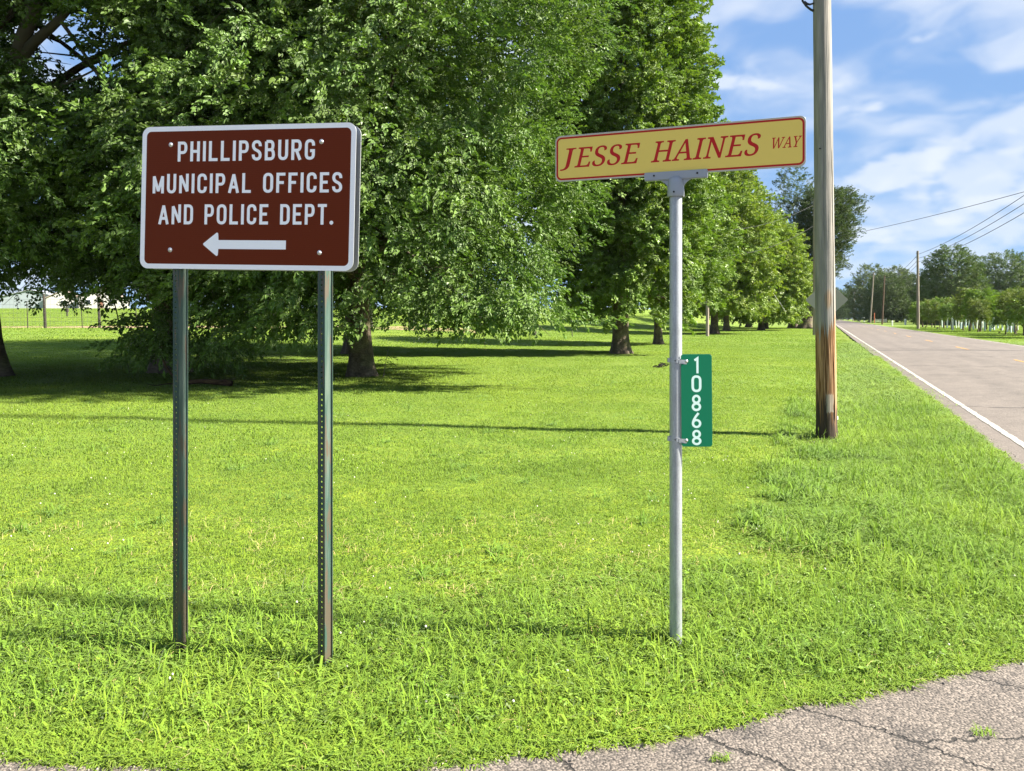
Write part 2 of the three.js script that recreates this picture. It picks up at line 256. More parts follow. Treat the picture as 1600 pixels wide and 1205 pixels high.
// ------------------------------------------------------------------ lettering (flat print)
// road-sign alphabet drawn as strokes in a box w x 1 (y down), inset by half a stroke
const SW = 0.148, hs = SW / 2;
const GL = {
  A: [0.56, (c, w) => { c.moveTo(hs * 0.9, 1 - 0.0); c.lineTo(w / 2, 0.06); c.lineTo(w - hs * 0.9, 1); c.moveTo(w * 0.24, 0.70); c.lineTo(w * 0.76, 0.70); }],
  B: [0.5, (c, w) => { c.moveTo(hs, hs); c.lineTo(hs, 1 - hs); c.lineTo(w - 0.24, 1 - hs); c.quadraticCurveTo(w - hs, 1 - hs, w - hs, 0.74); c.quadraticCurveTo(w - hs, 0.48, w - 0.22, 0.48); c.quadraticCurveTo(w - hs - 0.03, 0.47, w - hs - 0.03, 0.27); c.quadraticCurveTo(w - hs - 0.03, hs, w - 0.26, hs); c.lineTo(hs, hs); c.moveTo(hs, 0.48); c.lineTo(w - 0.2, 0.48); }],
  C: [0.49, (c, w) => { c.moveTo(w - hs, 0.33); c.lineTo(w - hs, 0.28); c.quadraticCurveTo(w - hs, hs, w / 2, hs); c.quadraticCurveTo(hs, hs, hs, 0.28); c.lineTo(hs, 0.72); c.quadraticCurveTo(hs, 1 - hs, w / 2, 1 - hs); c.quadraticCurveTo(w - hs, 1 - hs, w - hs, 0.72); c.lineTo(w - hs, 0.67); }],
  D: [0.49, (c, w) => { c.moveTo(hs, hs); c.lineTo(hs, 1 - hs); c.lineTo(w * 0.48, 1 - hs); c.quadraticCurveTo(w - hs, 1 - hs, w - hs, 0.7); c.lineTo(w - hs, 0.3); c.quadraticCurveTo(w - hs, hs, w * 0.48, hs); c.closePath(); }],
  E: [0.45, (c, w) => { c.moveTo(w, hs); c.lineTo(hs, hs); c.lineTo(hs, 1 - hs); c.lineTo(w, 1 - hs); c.moveTo(hs, 0.49); c.lineTo(w * 0.86, 0.49); }],
  F: [0.45, (c, w) => { c.moveTo(w, hs); c.lineTo(hs, hs); c.lineTo(hs, 1); c.moveTo(hs, 0.49); c.lineTo(w * 0.84, 0.49); }],
  G: [0.49, (c, w) => { c.moveTo(w - hs, 0.32); c.lineTo(w - hs, 0.28); c.quadraticCurveTo(w - hs, hs, w / 2, hs); c.quadraticCurveTo(hs, hs, hs, 0.28); c.lineTo(hs, 0.72); c.quadraticCurveTo(hs, 1 - hs, w / 2, 1 - hs); c.quadraticCurveTo(w - hs, 1 - hs, w - hs, 0.74); c.lineTo(w - hs, 0.56); c.lineTo(w * 0.52, 0.56); }],
  H: [0.49, (c, w) => { c.moveTo(hs, 0); c.lineTo(hs, 1); c.moveTo(w - hs, 0); c.lineTo(w - hs, 1); c.moveTo(hs, 0.5); c.lineTo(w - hs, 0.5); }],
  I: [0.148, (c) => { c.moveTo(hs, 0); c.lineTo(hs, 1); }],
  L: [0.45, (c, w) => { c.moveTo(hs, 0); c.lineTo(hs, 1 - hs); c.lineTo(w, 1 - hs); }],
  M: [0.60, (c, w) => { c.moveTo(hs, 1); c.lineTo(hs, 0.12); c.lineTo(w / 2, 0.88); c.lineTo(w - hs, 0.12); c.lineTo(w - hs, 1); }],
  N: [0.5, (c, w) => { c.moveTo(hs, 1); c.lineTo(hs, 0.1); c.lineTo(w - hs, 0.9); c.lineTo(w - hs, 0); }],
  O: [0.51, (c, w) => { c.moveTo(hs, 0.3); c.quadraticCurveTo(hs, hs, w / 2, hs); c.quadraticCurveTo(w - hs, hs, w - hs, 0.3); c.lineTo(w - hs, 0.7); c.quadraticCurveTo(w - hs, 1 - hs, w / 2, 1 - hs); c.quadraticCurveTo(hs, 1 - hs, hs, 0.7); c.closePath(); }],
  P: [0.49, (c, w) => { c.moveTo(hs, 1); c.lineTo(hs, hs); c.lineTo(w - 0.22, hs); c.quadraticCurveTo(w - hs, hs, w - hs, 0.31); c.quadraticCurveTo(w - hs, 0.55, w - 0.22, 0.55); c.lineTo(hs, 0.55); }],
  R: [0.5, (c, w) => { c.moveTo(hs, 1); c.lineTo(hs, hs); c.lineTo(w - 0.23, hs); c.quadraticCurveTo(w - hs, hs, w - hs, 0.3); c.quadraticCurveTo(w - hs, 0.53, w - 0.23, 0.53); c.lineTo(hs, 0.53); c.moveTo(w * 0.5, 0.53); c.lineTo(w - hs * 0.9, 1); }],
  S: [0.49, (c, w) => { c.moveTo(w - hs, 0.3); c.quadraticCurveTo(w - hs, hs, w / 2, hs); c.quadraticCurveTo(hs, hs, hs, 0.27); c.quadraticCurveTo(hs, 0.42, w * 0.5, 0.5); c.quadraticCurveTo(w - hs, 0.58, w - hs, 0.74); c.quadraticCurveTo(w - hs, 1 - hs, w / 2, 1 - hs); c.quadraticCurveTo(hs, 1 - hs, hs, 0.7); }],
  T: [0.45, (c, w) => { c.moveTo(0, hs); c.lineTo(w, hs); c.moveTo(w / 2, hs); c.lineTo(w / 2, 1); }],
  U: [0.49, (c, w) => { c.moveTo(hs, 0); c.lineTo(hs, 0.7); c.quadraticCurveTo(hs, 1 - hs, w / 2, 1 - hs); c.quadraticCurveTo(w - hs, 1 - hs, w - hs, 0.7); c.lineTo(w - hs, 0); }],
  '.': [0.17, (c) => { c.moveTo(0.085, 0.905); c.lineTo(0.086, 0.905); }],
  ' ': [0.3, () => {}],
  1: [0.3, (c, w) => { c.moveTo(w - hs, 1); c.lineTo(w - hs, hs); c.lineTo(0.03, 0.2); }],
  0: [0.58, (c, w) => { c.moveTo(hs, 0.32); c.quadraticCurveTo(hs, hs, w / 2, hs); c.quadraticCurveTo(w - hs, hs, w - hs, 0.32); c.lineTo(w - hs, 0.68); c.quadraticCurveTo(w - hs, 1 - hs, w / 2, 1 - hs); c.quadraticCurveTo(hs, 1 - hs, hs, 0.68); c.closePath(); }],
  8: [0.58, (c, w) => { c.ellipse(w / 2, 0.28, w / 2 - hs - 0.025, 0.28 - hs, 0, 0, 7); c.closePath(); c.moveTo(w - hs, 0.72); c.ellipse(w / 2, 0.73, w / 2 - hs, 0.27 - hs + 0.0, 0, 0, 7); c.closePath(); }],
  6: [0.58, (c, w) => { c.moveTo(w * 0.72, 0.02); c.quadraticCurveTo(hs + 0.02, 0.42, hs, 0.68); c.moveTo(w - hs, 0.70); c.ellipse(w / 2, 0.70, w / 2 - hs, 0.30 - hs, 0, 0, 7); c.closePath(); }],
};
function roadText(ctx, text, x0, x1, y0, y1) {
  const h = y1 - y0, gap = 0.155; let total = -gap; for (const ch of text) total += GL[ch][0] + gap;
  const sx = (x1 - x0) / total; ctx.strokeStyle = ctx.fillStyle; ctx.lineJoin = 'miter'; ctx.miterLimit = 3;
  let x = 0;
  for (const ch of text) {
    ctx.save(); ctx.translate(x0 + x * sx, y0); ctx.scale(sx, h); ctx.lineWidth = SW; ctx.lineCap = ch === '.' ? 'round' : 'butt'; if (ch === '.') ctx.lineWidth = 0.19;
    ctx.beginPath(); GL[ch][1](ctx, GL[ch][0]); ctx.stroke(); ctx.restore(); x += GL[ch][0] + gap;
  }
}
function canvasTexture(w, h, draw) { const c = document.createElement('canvas'); c.width = w; c.height = h; draw(c.getContext('2d'), w, h); const t = new THREE.CanvasTexture(c); t.colorSpace = THREE.SRGBColorSpace; t.magFilter = THREE.LinearFilter; t.anisotropy = 8; return t; }
function wear(c, w, h, seed, n) { const R = makeRng(seed); c.lineCap = 'round'; for (let k = 0; k < n; k++) { const x = R() * w, y = R() * h, L = (4 + 40 * R() * R()) * w / 2048; c.globalAlpha = 0.04 + 0.10 * R(); c.strokeStyle = R() < 0.5 ? 'rgb(60,54,44)' : 'rgb(235,232,222)'; c.lineWidth = 0.8 + 1.2 * R(); c.beginPath(); c.moveTo(x, y); c.lineTo(x + (R() - 0.5) * L, y + (R() - 0.3) * L); c.stroke(); } for (let k = 0; k < n * 3; k++) { c.globalAlpha = 0.05 + 0.12 * R(); c.fillStyle = R() < 0.7 ? 'rgb(70,62,48)' : 'rgb(240,238,230)'; c.beginPath(); c.arc(R() * w, R() * h, 0.7 + 2.2 * R() * R(), 0, 7); c.fill(); } c.globalAlpha = 1; }   // scratches and specks of dirt
function rr(ctx, x, y, w, h, r) { ctx.beginPath(); ctx.moveTo(x + r, y); ctx.arcTo(x + w, y, x + w, y + h, r); ctx.arcTo(x + w, y + h, x, y + h, r); ctx.arcTo(x, y + h, x, y, r); ctx.arcTo(x, y, x + w, y, r); ctx.closePath(); }
// a flat plate: thin rounded sheet, printed face towards +z with uv 0..1
function plateGeo(w, h, r, t) {
  const g = new THREE.ExtrudeGeometry(roundedRect(w, h, r), { depth: t, bevelEnabled: true, bevelThickness: 0.0004, bevelSize: 0.0004, bevelSegments: 1, curveSegments: 8 });
  const p = g.attributes.position, uv = g.attributes.uv; for (let i = 0; i < p.count; i++) uv.setXY(i, p.getX(i) / w + 0.5, p.getY(i) / h + 0.5);
  g.translate(0, 0, -t); return g;
}
const aluminium = std({ color: rgb(0.42, 0.43, 0.44), metalness: 0.55, roughness: 0.5 });
const galvanised = std({
  map: texture(256, 512, (i, j, c) => { const [d, id] = stones(i / 5, j / 5, 999, 4), k = 0.22 * id + 0.38 * vnoise(i / 3, j / 24, 999, 2) + 0.4 * vnoise(i / 40, j / 90, 99, 6), v = mix(140, 190, k); c[0] = v * 0.97; c[1] = v; c[2] = v * 1.03; }),
  metalness: 0.5, roughness: 0.46,
});
const boltMat = std({ color: rgb(0.55, 0.55, 0.56), metalness: 0.7, roughness: 0.35 });
function boltGeo(r, h) { const g = new THREE.LatheGeometry([[0, h], [r * 0.55, h * 0.92], [r * 0.9, h * 0.55], [r, 0.0005], [r * 1.35, 0.0005], [r * 1.35, 0], [0, 0]].map(([a, b]) => new THREE.Vector2(a, b)).reverse(), 12); g.rotateX(Math.PI / 2); return g; }

// ------------------------------------------------------------------ brown direction sign on two steel posts
{
  const W = 1.094, H = 0.684, yaw = THREE.MathUtils.degToRad(-10.0), cx = -1.262, cZ = 3.495, cy = 2.171;
  const sign = thing('direction_sign', P(cx, cZ, 0), 'brown sign with white lettering and arrow for municipal offices, on two green steel posts', 'road sign', undefined, yaw);
  const face = canvasTexture(2048, 1260, (c, w, h) => {
    c.fillStyle = 'rgb(244,247,249)'; c.fillRect(0, 0, w, h);
    c.fillStyle = 'rgb(98,36,6)'; rr(c, w * 0.0215, h * 0.0335, w * 0.957, h * 0.933, w * 0.022); c.fill();
    c.globalAlpha = 0.05; for (let y = 0; y < h; y += 9) { c.fillStyle = y % 18 ? 'rgb(150,70,40)' : 'rgb(40,8,4)'; c.fillRect(0, y, w, 3); } c.globalAlpha = 1;   // the sheeting's fine ribs
    c.fillStyle = 'rgb(244,247,249)';
    const L = (t, a, b, y0, y1) => roadText(c, t, a * w, b * w, y0 * h, y1 * h);
    L('PHILLIPSBURG', 0.174, 0.817, 0.107, 0.247); L('MUNICIPAL OFFICES', 0.055, 0.943, 0.333, 0.470); L('AND POLICE DEPT.', 0.086, 0.906, 0.548, 0.688);
    const ax = (a) => a * w, ay = (a) => a * h; c.lineJoin = 'round'; c.lineWidth = w * 0.012; c.strokeStyle = c.fillStyle;
    c.beginPath(); c.moveTo(ax(0.312), ay(0.826)); c.lineTo(ax(0.371), ay(0.755)); c.lineTo(ax(0.373), ay(0.80)); c.lineTo(ax(0.373), ay(0.855)); c.lineTo(ax(0.371), ay(0.898)); c.closePath(); c.fill(); c.stroke();
    c.fillRect(ax(0.365), ay(0.797), ax(0.694) - ax(0.365), h * 0.062); wear(c, w, h, 5, 260);
  });
  const panel = mesh('sign_panel', plateGeo(W, H, 0.042, 0.0025), [new THREE.MeshPhysicalMaterial({ map: face, roughness: 0.5, specularIntensity: 0.25 }), aluminium], sign);
  panel.position.set(0, cy, 0); panel.rotation.z = -0.024; panel.userData.label = 'brown panel reading PHILLIPSBURG MUNICIPAL OFFICES AND POLICE DEPT. with a white arrow';
  const back = mesh('back_panel', plateGeo(W, H, 0.042, 0.0025), aluminium, sign); back.position.set(0, cy, -0.062); back.rotation.y = Math.PI; back.rotation.z = 0.024; back.userData.label = 'bare metal back panel on the far side of the posts';
  const postTex = texture(128, 1024, (i, j, c) => {
    const y = j / 1024 * 2.6, x = i / 128, grain = vnoise(i / 2, j / 18, 999, 1), bl = fbm2(x * 3 + 2, y * 1.3, 4), rustUp = smooth(0.9, 0.0, y) * 0.55, rust = smooth(0.12, 0.42, fbm2(x * 5 + 9, y * 2.6 + 4, 5) + rustUp * 0.9 + 0.02), pale = clamp(smooth(-0.1, 0.5, bl + 0.35 * (grain - 0.5)) * 0.5 + (x > 0.38 ? 0.5 : 0));  // rust and faded blotches; flanks also painted paler, standing in for sunlight on them
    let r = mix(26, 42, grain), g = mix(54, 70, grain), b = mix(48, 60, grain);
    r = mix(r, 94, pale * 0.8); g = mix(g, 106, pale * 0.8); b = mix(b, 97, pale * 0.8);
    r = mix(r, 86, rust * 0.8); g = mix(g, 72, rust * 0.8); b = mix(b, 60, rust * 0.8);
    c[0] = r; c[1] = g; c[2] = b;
  });
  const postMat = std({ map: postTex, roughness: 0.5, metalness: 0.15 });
  function postGeo() {                                              // flanged U section, punched web to the front
    const t = 0.0042, y0 = -0.35, y1 = 2.42, h = y1 - y0, parts = [], side = [[0.0145, 0], [0.028, -0.038], [0.037, -0.038], [0.037, -0.038 - t], [0.0255, -0.038 - t], [0.0115, -t]];
    for (const s of [1, -1]) {
      const sh = new THREE.Shape(side.map(([x, z]) => new THREE.Vector2(s * x, -z))); const g = new THREE.ExtrudeGeometry(sh, { depth: h, bevelEnabled: false }); g.rotateX(Math.PI / 2); g.scale(1, -1, 1);
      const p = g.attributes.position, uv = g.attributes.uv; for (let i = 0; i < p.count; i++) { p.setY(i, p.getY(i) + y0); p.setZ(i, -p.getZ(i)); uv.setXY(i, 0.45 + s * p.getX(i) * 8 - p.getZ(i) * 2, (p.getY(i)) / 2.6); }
      parts.push(g);
    }
    const web = new THREE.Shape(); web.moveTo(-0.0157, y0); web.lineTo(0.0157, y0); web.lineTo(0.0157, y1); web.lineTo(-0.0157, y1); web.closePath();
    for (let y = y0 + 0.02; y < y1 - 0.01; y += 0.0254) { const hole = new THREE.Path(); hole.absarc(0, y, 0.0048, 0, Math.PI * 2, true); web.holes.push(hole); }
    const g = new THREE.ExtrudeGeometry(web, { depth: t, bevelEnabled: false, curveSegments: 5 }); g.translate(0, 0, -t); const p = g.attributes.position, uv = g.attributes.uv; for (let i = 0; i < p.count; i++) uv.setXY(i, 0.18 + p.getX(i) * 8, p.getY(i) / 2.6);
    parts.push(g); const out = mergeGeometries(parts); out.deleteAttribute('normal'); out.computeVertexNormals(); return out;
  }
  const pg = postGeo();
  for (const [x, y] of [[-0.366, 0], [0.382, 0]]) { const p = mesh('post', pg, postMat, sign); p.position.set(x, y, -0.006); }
  sign.children.find((o) => o.name === 'post').userData.label = 'weathered dark green punched steel post under the arrow head end';
  const bg = boltGeo(0.0085, 0.007);
  for (const [a, b] of [[0.140, 0.127], [0.846, 0.125], [0.147, 0.868], [0.848, 0.878]]) mesh('bolt', bg, boltMat, sign).position.set((a - 0.5) * W + 0.024 * (0.5 - b) * H, cy + (0.5 - b) * H - 0.024 * (a - 0.5) * W, 0.0005);
}

// ------------------------------------------------------------------ street name sign on its round post, and the house number plate clamped to it
const POST_X = 0.811, POST_Z = 3.66;
{
  const s = thing('street_sign', P(POST_X, POST_Z, ground(POST_X, POST_Z)), 'yellow street name sign with red serif lettering on a round galvanised post', 'street sign');
  const g0 = s.position.y, top = 2.25 - g0;
  const pg = new THREE.CylinderGeometry(0.0305, 0.0305, top + 0.3, 40, 1); pg.translate(0, (top - 0.3) / 2, 0); { const uv = pg.attributes.uv; for (let i = 0; i < uv.count; i++) uv.setXY(i, uv.getX(i) * 0.8, uv.getY(i) * 4); }
  mesh('pole', pg, galvanised, s);
  const yaw = THREE.MathUtils.degToRad(19.6);                        // right end of the blade towards the camera
  const W = 1.219, H = 0.2386, lift = 2.43 - g0;
  const dir = new THREE.Vector3(Math.cos(yaw), 0, Math.sin(yaw)), mid = -0.010;
  const blade = new THREE.Group();
  const tex = canvasTexture(2048, 402, (c, w, h) => {
    c.fillStyle = 'rgb(176,172,160)'; c.fillRect(0, 0, w, h);
    c.fillStyle = 'rgb(226,199,98)'; rr(c, w * 0.0045, h * 0.03, w * 0.991, h * 0.94, 44); c.fill();
    c.strokeStyle = 'rgb(168,22,20)'; c.lineWidth = w * 0.0074; rr(c, w * 0.0085, h * 0.052, w * 0.983, h * 0.896, 40); c.stroke();
    c.fillStyle = 'rgb(178,22,20)';
    const word = (t, a, b, y0, y1, tallness = 1) => { c.save(); c.font = '300px serif'; c.textBaseline = 'alphabetic'; const m = c.measureText(t), cap = 300 * 0.714, slant = 0.24, wdt = (b - a) * w, hgt = (y1 - y0) * h, natural = m.width + 0; const sx = (wdt - slant * hgt * 0.9) / natural; c.translate(a * w, (y0 + (y1 - y0) * tallness) * h); c.transform(1, 0, -slant, 1, 0, 0); c.scale(sx, hgt / cap * tallness); c.fillText(t, 0, 0); c.strokeStyle = c.fillStyle; c.lineWidth = 3; c.strokeText(t, 0, 0); c.restore(); };
    word('J', 0.028, 0.098, 0.283, 0.706, 0.84); word('ESSE', 0.080, 0.371, 0.283, 0.706); word('HAINES', 0.404, 0.845, 0.283, 0.712); word('WAY', 0.868, 0.985, 0.395, 0.61); wear(c, w, h, 6, 160);
  });
  const b = mesh('blade', plateGeo(W, H, 0.028, 0.0022), [new THREE.MeshPhysicalMaterial({ map: tex, roughness: 0.5, specularIntensity: 0.5 }), aluminium], s);
  b.position.set(dir.x * mid, lift, dir.z * mid); b.rotation.y = -yaw; b.userData.label = 'yellow blade with red border reading JESSE HAINES WAY';
  const bracketParts = [];
  const cap = new THREE.LatheGeometry([[0.0, 0.052], [0.024, 0.052], [0.033, 0.044], [0.038, 0.028], [0.040, 0.008], [0.0415, -0.02], [0.0415, -0.046], [0.036, -0.046]].map(([a, c]) => new THREE.Vector2(a, c)).reverse(), 32); bracketParts.push(cap);
  for (const z of [0.0075, -0.0075]) { const cheek = new THREE.ExtrudeGeometry(roundedRect(0.305, 0.036, 0.006), { depth: 0.007, bevelEnabled: true, bevelSize: 0.0015, bevelThickness: 0.0015, bevelSegments: 2 }); cheek.translate(0, 0.062, z - 0.0035); bracketParts.push(cheek); }
  bracketParts.push(box(0.303, 0.012, 0.02, 0, 0.046, 0));
  for (const sx of [-1, 1]) { const sh = new THREE.Shape(); sh.moveTo(sx * 0.03, 0.042); sh.lineTo(sx * 0.085, 0.042); sh.quadraticCurveTo(sx * 0.045, 0.03, sx * 0.036, -0.005); sh.closePath(); const web = new THREE.ExtrudeGeometry(sh, { depth: 0.01, bevelEnabled: false }); web.translate(0, 0, -0.005); bracketParts.push(web); }
  const bracket = mesh('bracket', mergeGeometries(bracketParts.map((g) => { const q = g.index ? g.toNonIndexed() : g; q.deleteAttribute('uv'); return q; })), std({ color: rgb(0.30, 0.32, 0.35), metalness: 0.4, roughness: 0.55 }), s);
  bracket.position.set(0, top - 0.005, 0); bracket.rotation.y = -yaw;
  const hole = std({ color: rgb(0.03, 0.03, 0.03), metalness: 0.5, roughness: 0.6 });
  for (const x of [-0.105, 0.105]) { const sc = mesh('set_screw', cyl(0.005, 0.005, 0.004, 0, 0, 0, 10), hole, bracket); sc.rotation.x = Math.PI / 2; sc.position.set(x, 0.064, 0.012); }
  const sc = mesh('set_screw', cyl(0.005, 0.005, 0.004, 0, 0, 0, 10), hole, bracket); sc.rotation.x = Math.PI / 2; sc.position.set(-0.004, -0.026, 0.0405);

  const a = thing('number_plate', P(POST_X, POST_Z, 1.03), 'small green upright plate with white house number 10868, clamped to round post', 'number sign');
  const PW = 0.149, PH = 0.453;
  const ptex = canvasTexture(512, 1536, (c, w, h) => {
    c.fillStyle = 'rgb(0,112,78)'; c.fillRect(0, 0, w, h); c.fillStyle = 'rgb(212,238,230)';
    const dig = (t, x0, x1, y0, y1) => roadText(c, t, x0 * w, x1 * w, y0 * h, y1 * h);
    dig('1', 0.425, 0.57, 0.032, 0.207); dig('0', 0.335, 0.66, 0.228, 0.411); dig('8', 0.335, 0.645, 0.438, 0.617); dig('6', 0.335, 0.645, 0.634, 0.80); dig('8', 0.335, 0.645, 0.818, 0.985); wear(c, w, h, 7, 90);
  });
  const pl = mesh('plate', plateGeo(PW, PH, 0.014, 0.002), [new THREE.MeshPhysicalMaterial({ map: ptex, roughness: 0.5, specularIntensity: 0.5 }), std({ color: rgb(0.02, 0.16, 0.09), roughness: 0.5 })], a);
  pl.position.set(0.0945, 0.166 - 0.0, 0.036); pl.rotation.z = 0.008; pl.rotation.y = -0.05;
  for (const y of [0.36, -0.028]) {
    const band = mesh('band_clamp', mergeGeometries([new THREE.CylinderGeometry(0.0335, 0.0335, 0.021, 32, 1, true), (() => { const g = new THREE.RingGeometry(0.0305, 0.0335, 32); g.rotateX(-Math.PI / 2); g.translate(0, 0.0105, 0); return g; })(), box(0.05, 0.021, 0.003, 0.034, -0.004, 0.0325), box(0.012, 0.021, 0.014, -0.036, 0, 0.006)]), galvanised, a); band.position.set(0, y, 0); band.rotation.z = -0.05;
    const bl = mesh('bolt', boltGeo(0.0062, 0.006), boltMat, a); bl.position.set(0.044, y - 0.002, 0.0375);
    const slot = mesh('set_screw', cyl(0.0035, 0.0035, 0.003, 0, 0, 0, 8), hole, a); slot.rotation.x = Math.PI / 2; slot.position.set(-0.010, y, 0.0325);
  }
}

// ------------------------------------------------------------------ utility poles and wires
function poleGeo(h, r0, r1, crack) {
  const S = 220, R = Math.round(h * 14), pos = [], uv = [], idx = [];
  for (let j = 0; j <= R; j++) {
    const y = j / R * (h + 0.4) - 0.4, r = mix(r0, r1, clamp(y / h)), cth = 1.12 + 0.10 * fbm2(y * 1.2, 4, 3) - 0.045 * y;   // angle of the long drying crack
    for (let k = 0; k <= S; k++) {
      const th = k / S * Math.PI * 2; let rr_ = r * (1 + 0.02 * n3(Math.cos(th) * 1.2, y * 0.5, Math.sin(th) * 1.2) + 0.008 * n3(Math.cos(th) * 7, y * 0.7, Math.sin(th) * 7));
      if (crack) { const d = Math.abs(th - cth); rr_ -= 0.034 * Math.exp(-((d / 0.045) ** 2)) * smooth(0.25, 0.5, y) * (1 - smooth(3.6, 4.2, y)); const d2 = Math.abs(th - 2.0 - 0.1 * fbm2(y, 9, 3)); rr_ -= 0.009 * Math.exp(-((d2 / 0.05) ** 2)) * (1 - smooth(3, 6, y)); rr_ += 0.012 * (1 - smooth(-0.1, 0.3, y)); }
      pos.push(Math.cos(th) * rr_, y, Math.sin(th) * rr_); uv.push(th / (2 * Math.PI), y / 7);                       // th = PI/2 faces the camera (+z)
    }
  }
  for (let j = 0; j < R; j++) for (let k = 0; k < S; k++) { const a = j * (S + 1) + k, b = a + S + 1; idx.push(a, b, a + 1, a + 1, b, b + 1); }
  const c = pos.length / 3; pos.push(0, h, 0); uv.push(0.5, h / 7); for (let k = 0; k < S; k++) idx.push(R * (S + 1) + k, c, R * (S + 1) + k + 1);
  return geoFrom(pos, idx, uv);
}
const poleTex = texture(512, 2048, (i, j, c) => {
  const th = i / 512 * Math.PI * 2, y = j / 2048 * 7, X = Math.cos(th), Y = Math.sin(th), grain = 0.5 + 0.5 * fbm3(X * 14, y * 0.5, Y * 14, 4), fine = 0.5 + 0.5 * fbm3(X * 40, y * 1.6, Y * 40, 2), blotch = fbm3(X * 1.5, y * 1.1, Y * 1.5, 4);
  let r = mix(104, 164, grain * 0.6 + fine * 0.4) + 26 * blotch, g = mix(101, 159, grain * 0.6 + fine * 0.4) + 24 * blotch, b = mix(96, 150, grain * 0.6 + fine * 0.4) + 22 * blotch;
  const rim = 1.62 + 0.35 * fbm3(X * 3.2, y * 0.25, Y * 3.2, 4) + 0.1 * X, bare = smooth(rim + 0.05, rim - 0.05, y);   // grey weathering ends in a ragged line; raw brown wood below
  const spot = smooth(0.05, 0.02, Math.hypot((th - 1.62) * 0.1, (y - 1.98) * 0.3) + 0.02 * fbm3(X * 9, y * 3, Y * 9, 3)) * 0.55, br = Math.max(bare, spot), cut = smooth(-0.12, 0.2, fbm3(X * 5, y * 1.1, Y * 5, 5) + 0.5 * smooth(1.2, 0.7, th));  // tan patches at random; right side biased paler, painting in its sunlit edge
  const br_ = [mix(110, 176, cut), mix(76, 138, cut), mix(40, 100, cut)];
  r = mix(r, br_[0] * mix(0.72, 1.15, grain), br); g = mix(g, br_[1] * mix(0.72, 1.15, grain), br); b = mix(b, br_[2] * mix(0.72, 1.15, grain), br);
  const dark = smooth(0.10, -0.10, y - 0.58 + 0.7 * fbm3(X * 4, y * 0.5, Y * 4, 4) + 0.22 * smooth(1.9, 1.3, th)) ; r = mix(r, 46, dark * 0.88); g = mix(g, 36, dark * 0.88); b = mix(b, 28, dark * 0.88);
  const chip = smooth(0.045, 0.02, Math.max(Math.abs(th - 1.58) * 0.135 - 0.02, Math.abs(y - 0.54) - 0.09) + 0.03 * fbm3(X * 9, y * 9, Y * 9, 3)); r = mix(r, 150, chip * 0.85); g = mix(g, 142, chip * 0.85); b = mix(b, 130, chip * 0.85);
  c[0] = r; c[1] = g; c[2] = b;
}, { mirror: true });
const poleBump = texture(512, 1024, (i, j, c) => { const th = i / 512 * Math.PI * 2, y = j / 1024 * 7; c[0] = c[1] = c[2] = 255 * clamp(0.5 + 0.6 * fbm3(Math.cos(th) * 26, y * 0.8, Math.sin(th) * 26, 3)); }, { color: false, mirror: true });
{
  const x = 4.385, Z = 10.3, p = thing('utility_pole', P(x, Z, ground(x, Z)), 'weathered wooden utility pole, brown and blackened at its foot, standing in the mown lawn', 'utility pole');
  p.rotation.z = 0.0105;
  mesh('shaft', poleGeo(12.2, 0.137, 0.098, true), std({ map: poleTex, bumpMap: poleBump, bumpScale: 0.006, roughness: 0.9 }), p);
  const iron = std({ color: rgb(0.03, 0.03, 0.033), roughness: 0.5, metalness: 0.5 });
  const V = (a, b, c = 0) => new THREE.Vector3(a, b, c);
  mesh('bracket', mergeGeometries([tube([V(-0.12, 6.0), V(-0.16, 6.02), V(-0.22, 6.07), V(-0.27, 6.14), V(-0.28, 6.24)], 0.016, 0.014, 8), tube([V(-0.12, 6.1, 0.02), V(-0.17, 6.09), V(-0.21, 6.10), V(-0.25, 6.13)], 0.012, 0.018, 8), tube([V(-0.12, 6.26), V(-0.2, 6.28), V(-0.28, 6.24)], 0.014, 0.014, 8)]), iron, p);
  mesh('staple', box(0.055, 0.012, 0.012, -0.075, 4.06, 0.095), iron, p);
  const tagm = mesh('metal_tag', box(0.035, 0.05, 0.004, 0.09, 0.33, 0.112), std({ color: rgb(0.6, 0.6, 0.58), metalness: 0.4, roughness: 0.5 }), p); tagm.rotation.y = 0.65;
}
const farWood = std({ map: texture(128, 512, (i, j, c) => { const k = vnoise(i / 2, j / 30, 999) * 0.6 + vnoise(i / 9, j / 50, 999, 3) * 0.4; c[0] = mix(105, 170, k); c[1] = mix(96, 156, k); c[2] = mix(86, 142, k); }), roughness: 0.9 });
const darkWood = std({ map: texture(128, 512, (i, j, c) => { const k = vnoise(i / 2, j / 30, 999) * 0.6 + vnoise(i / 9, j / 50, 999, 3) * 0.4; c[0] = mix(70, 118, k); c[1] = mix(54, 92, k); c[2] = mix(42, 74, k); }), roughness: 0.9 });
function farPole(x, Z, h, r, lean, label, mat = farWood, arm = false) {
  const p = thing('utility_pole', P(x, Z, ground(x, Z)), label, 'utility pole', 'utility poles along the road'); p.rotation.z = -lean;
  const g = new THREE.CylinderGeometry(r * 0.72, r, h + 0.4, 14, 1); g.translate(0, (h - 0.4) / 2, 0); mesh('shaft', g, mat, p);
  for (const y of [h - 0.35, h - 1.0, h - 1.6]) { const k = cyl(0.05, 0.035, 0.16, 0, 0, 0, 8); k.rotateZ(Math.PI / 2); k.translate(-r * 0.7 - 0.02, y, 0.05); mesh('insulator', k, std({ color: rgb(0.25, 0.24, 0.24), roughness: 0.35 }), p); }
  return p;
}
const rx = (Z, off) => roadX(Z) + off;
farPole(29.3, 71.5, 13.2, 0.2, 0.0, 'pale wooden pole directly behind the big roadside pole and diamond sign');
farPole(17.45, 66, 11.0, 0.15, 0.0, 'thin grey pole standing among the row of maple trunks');
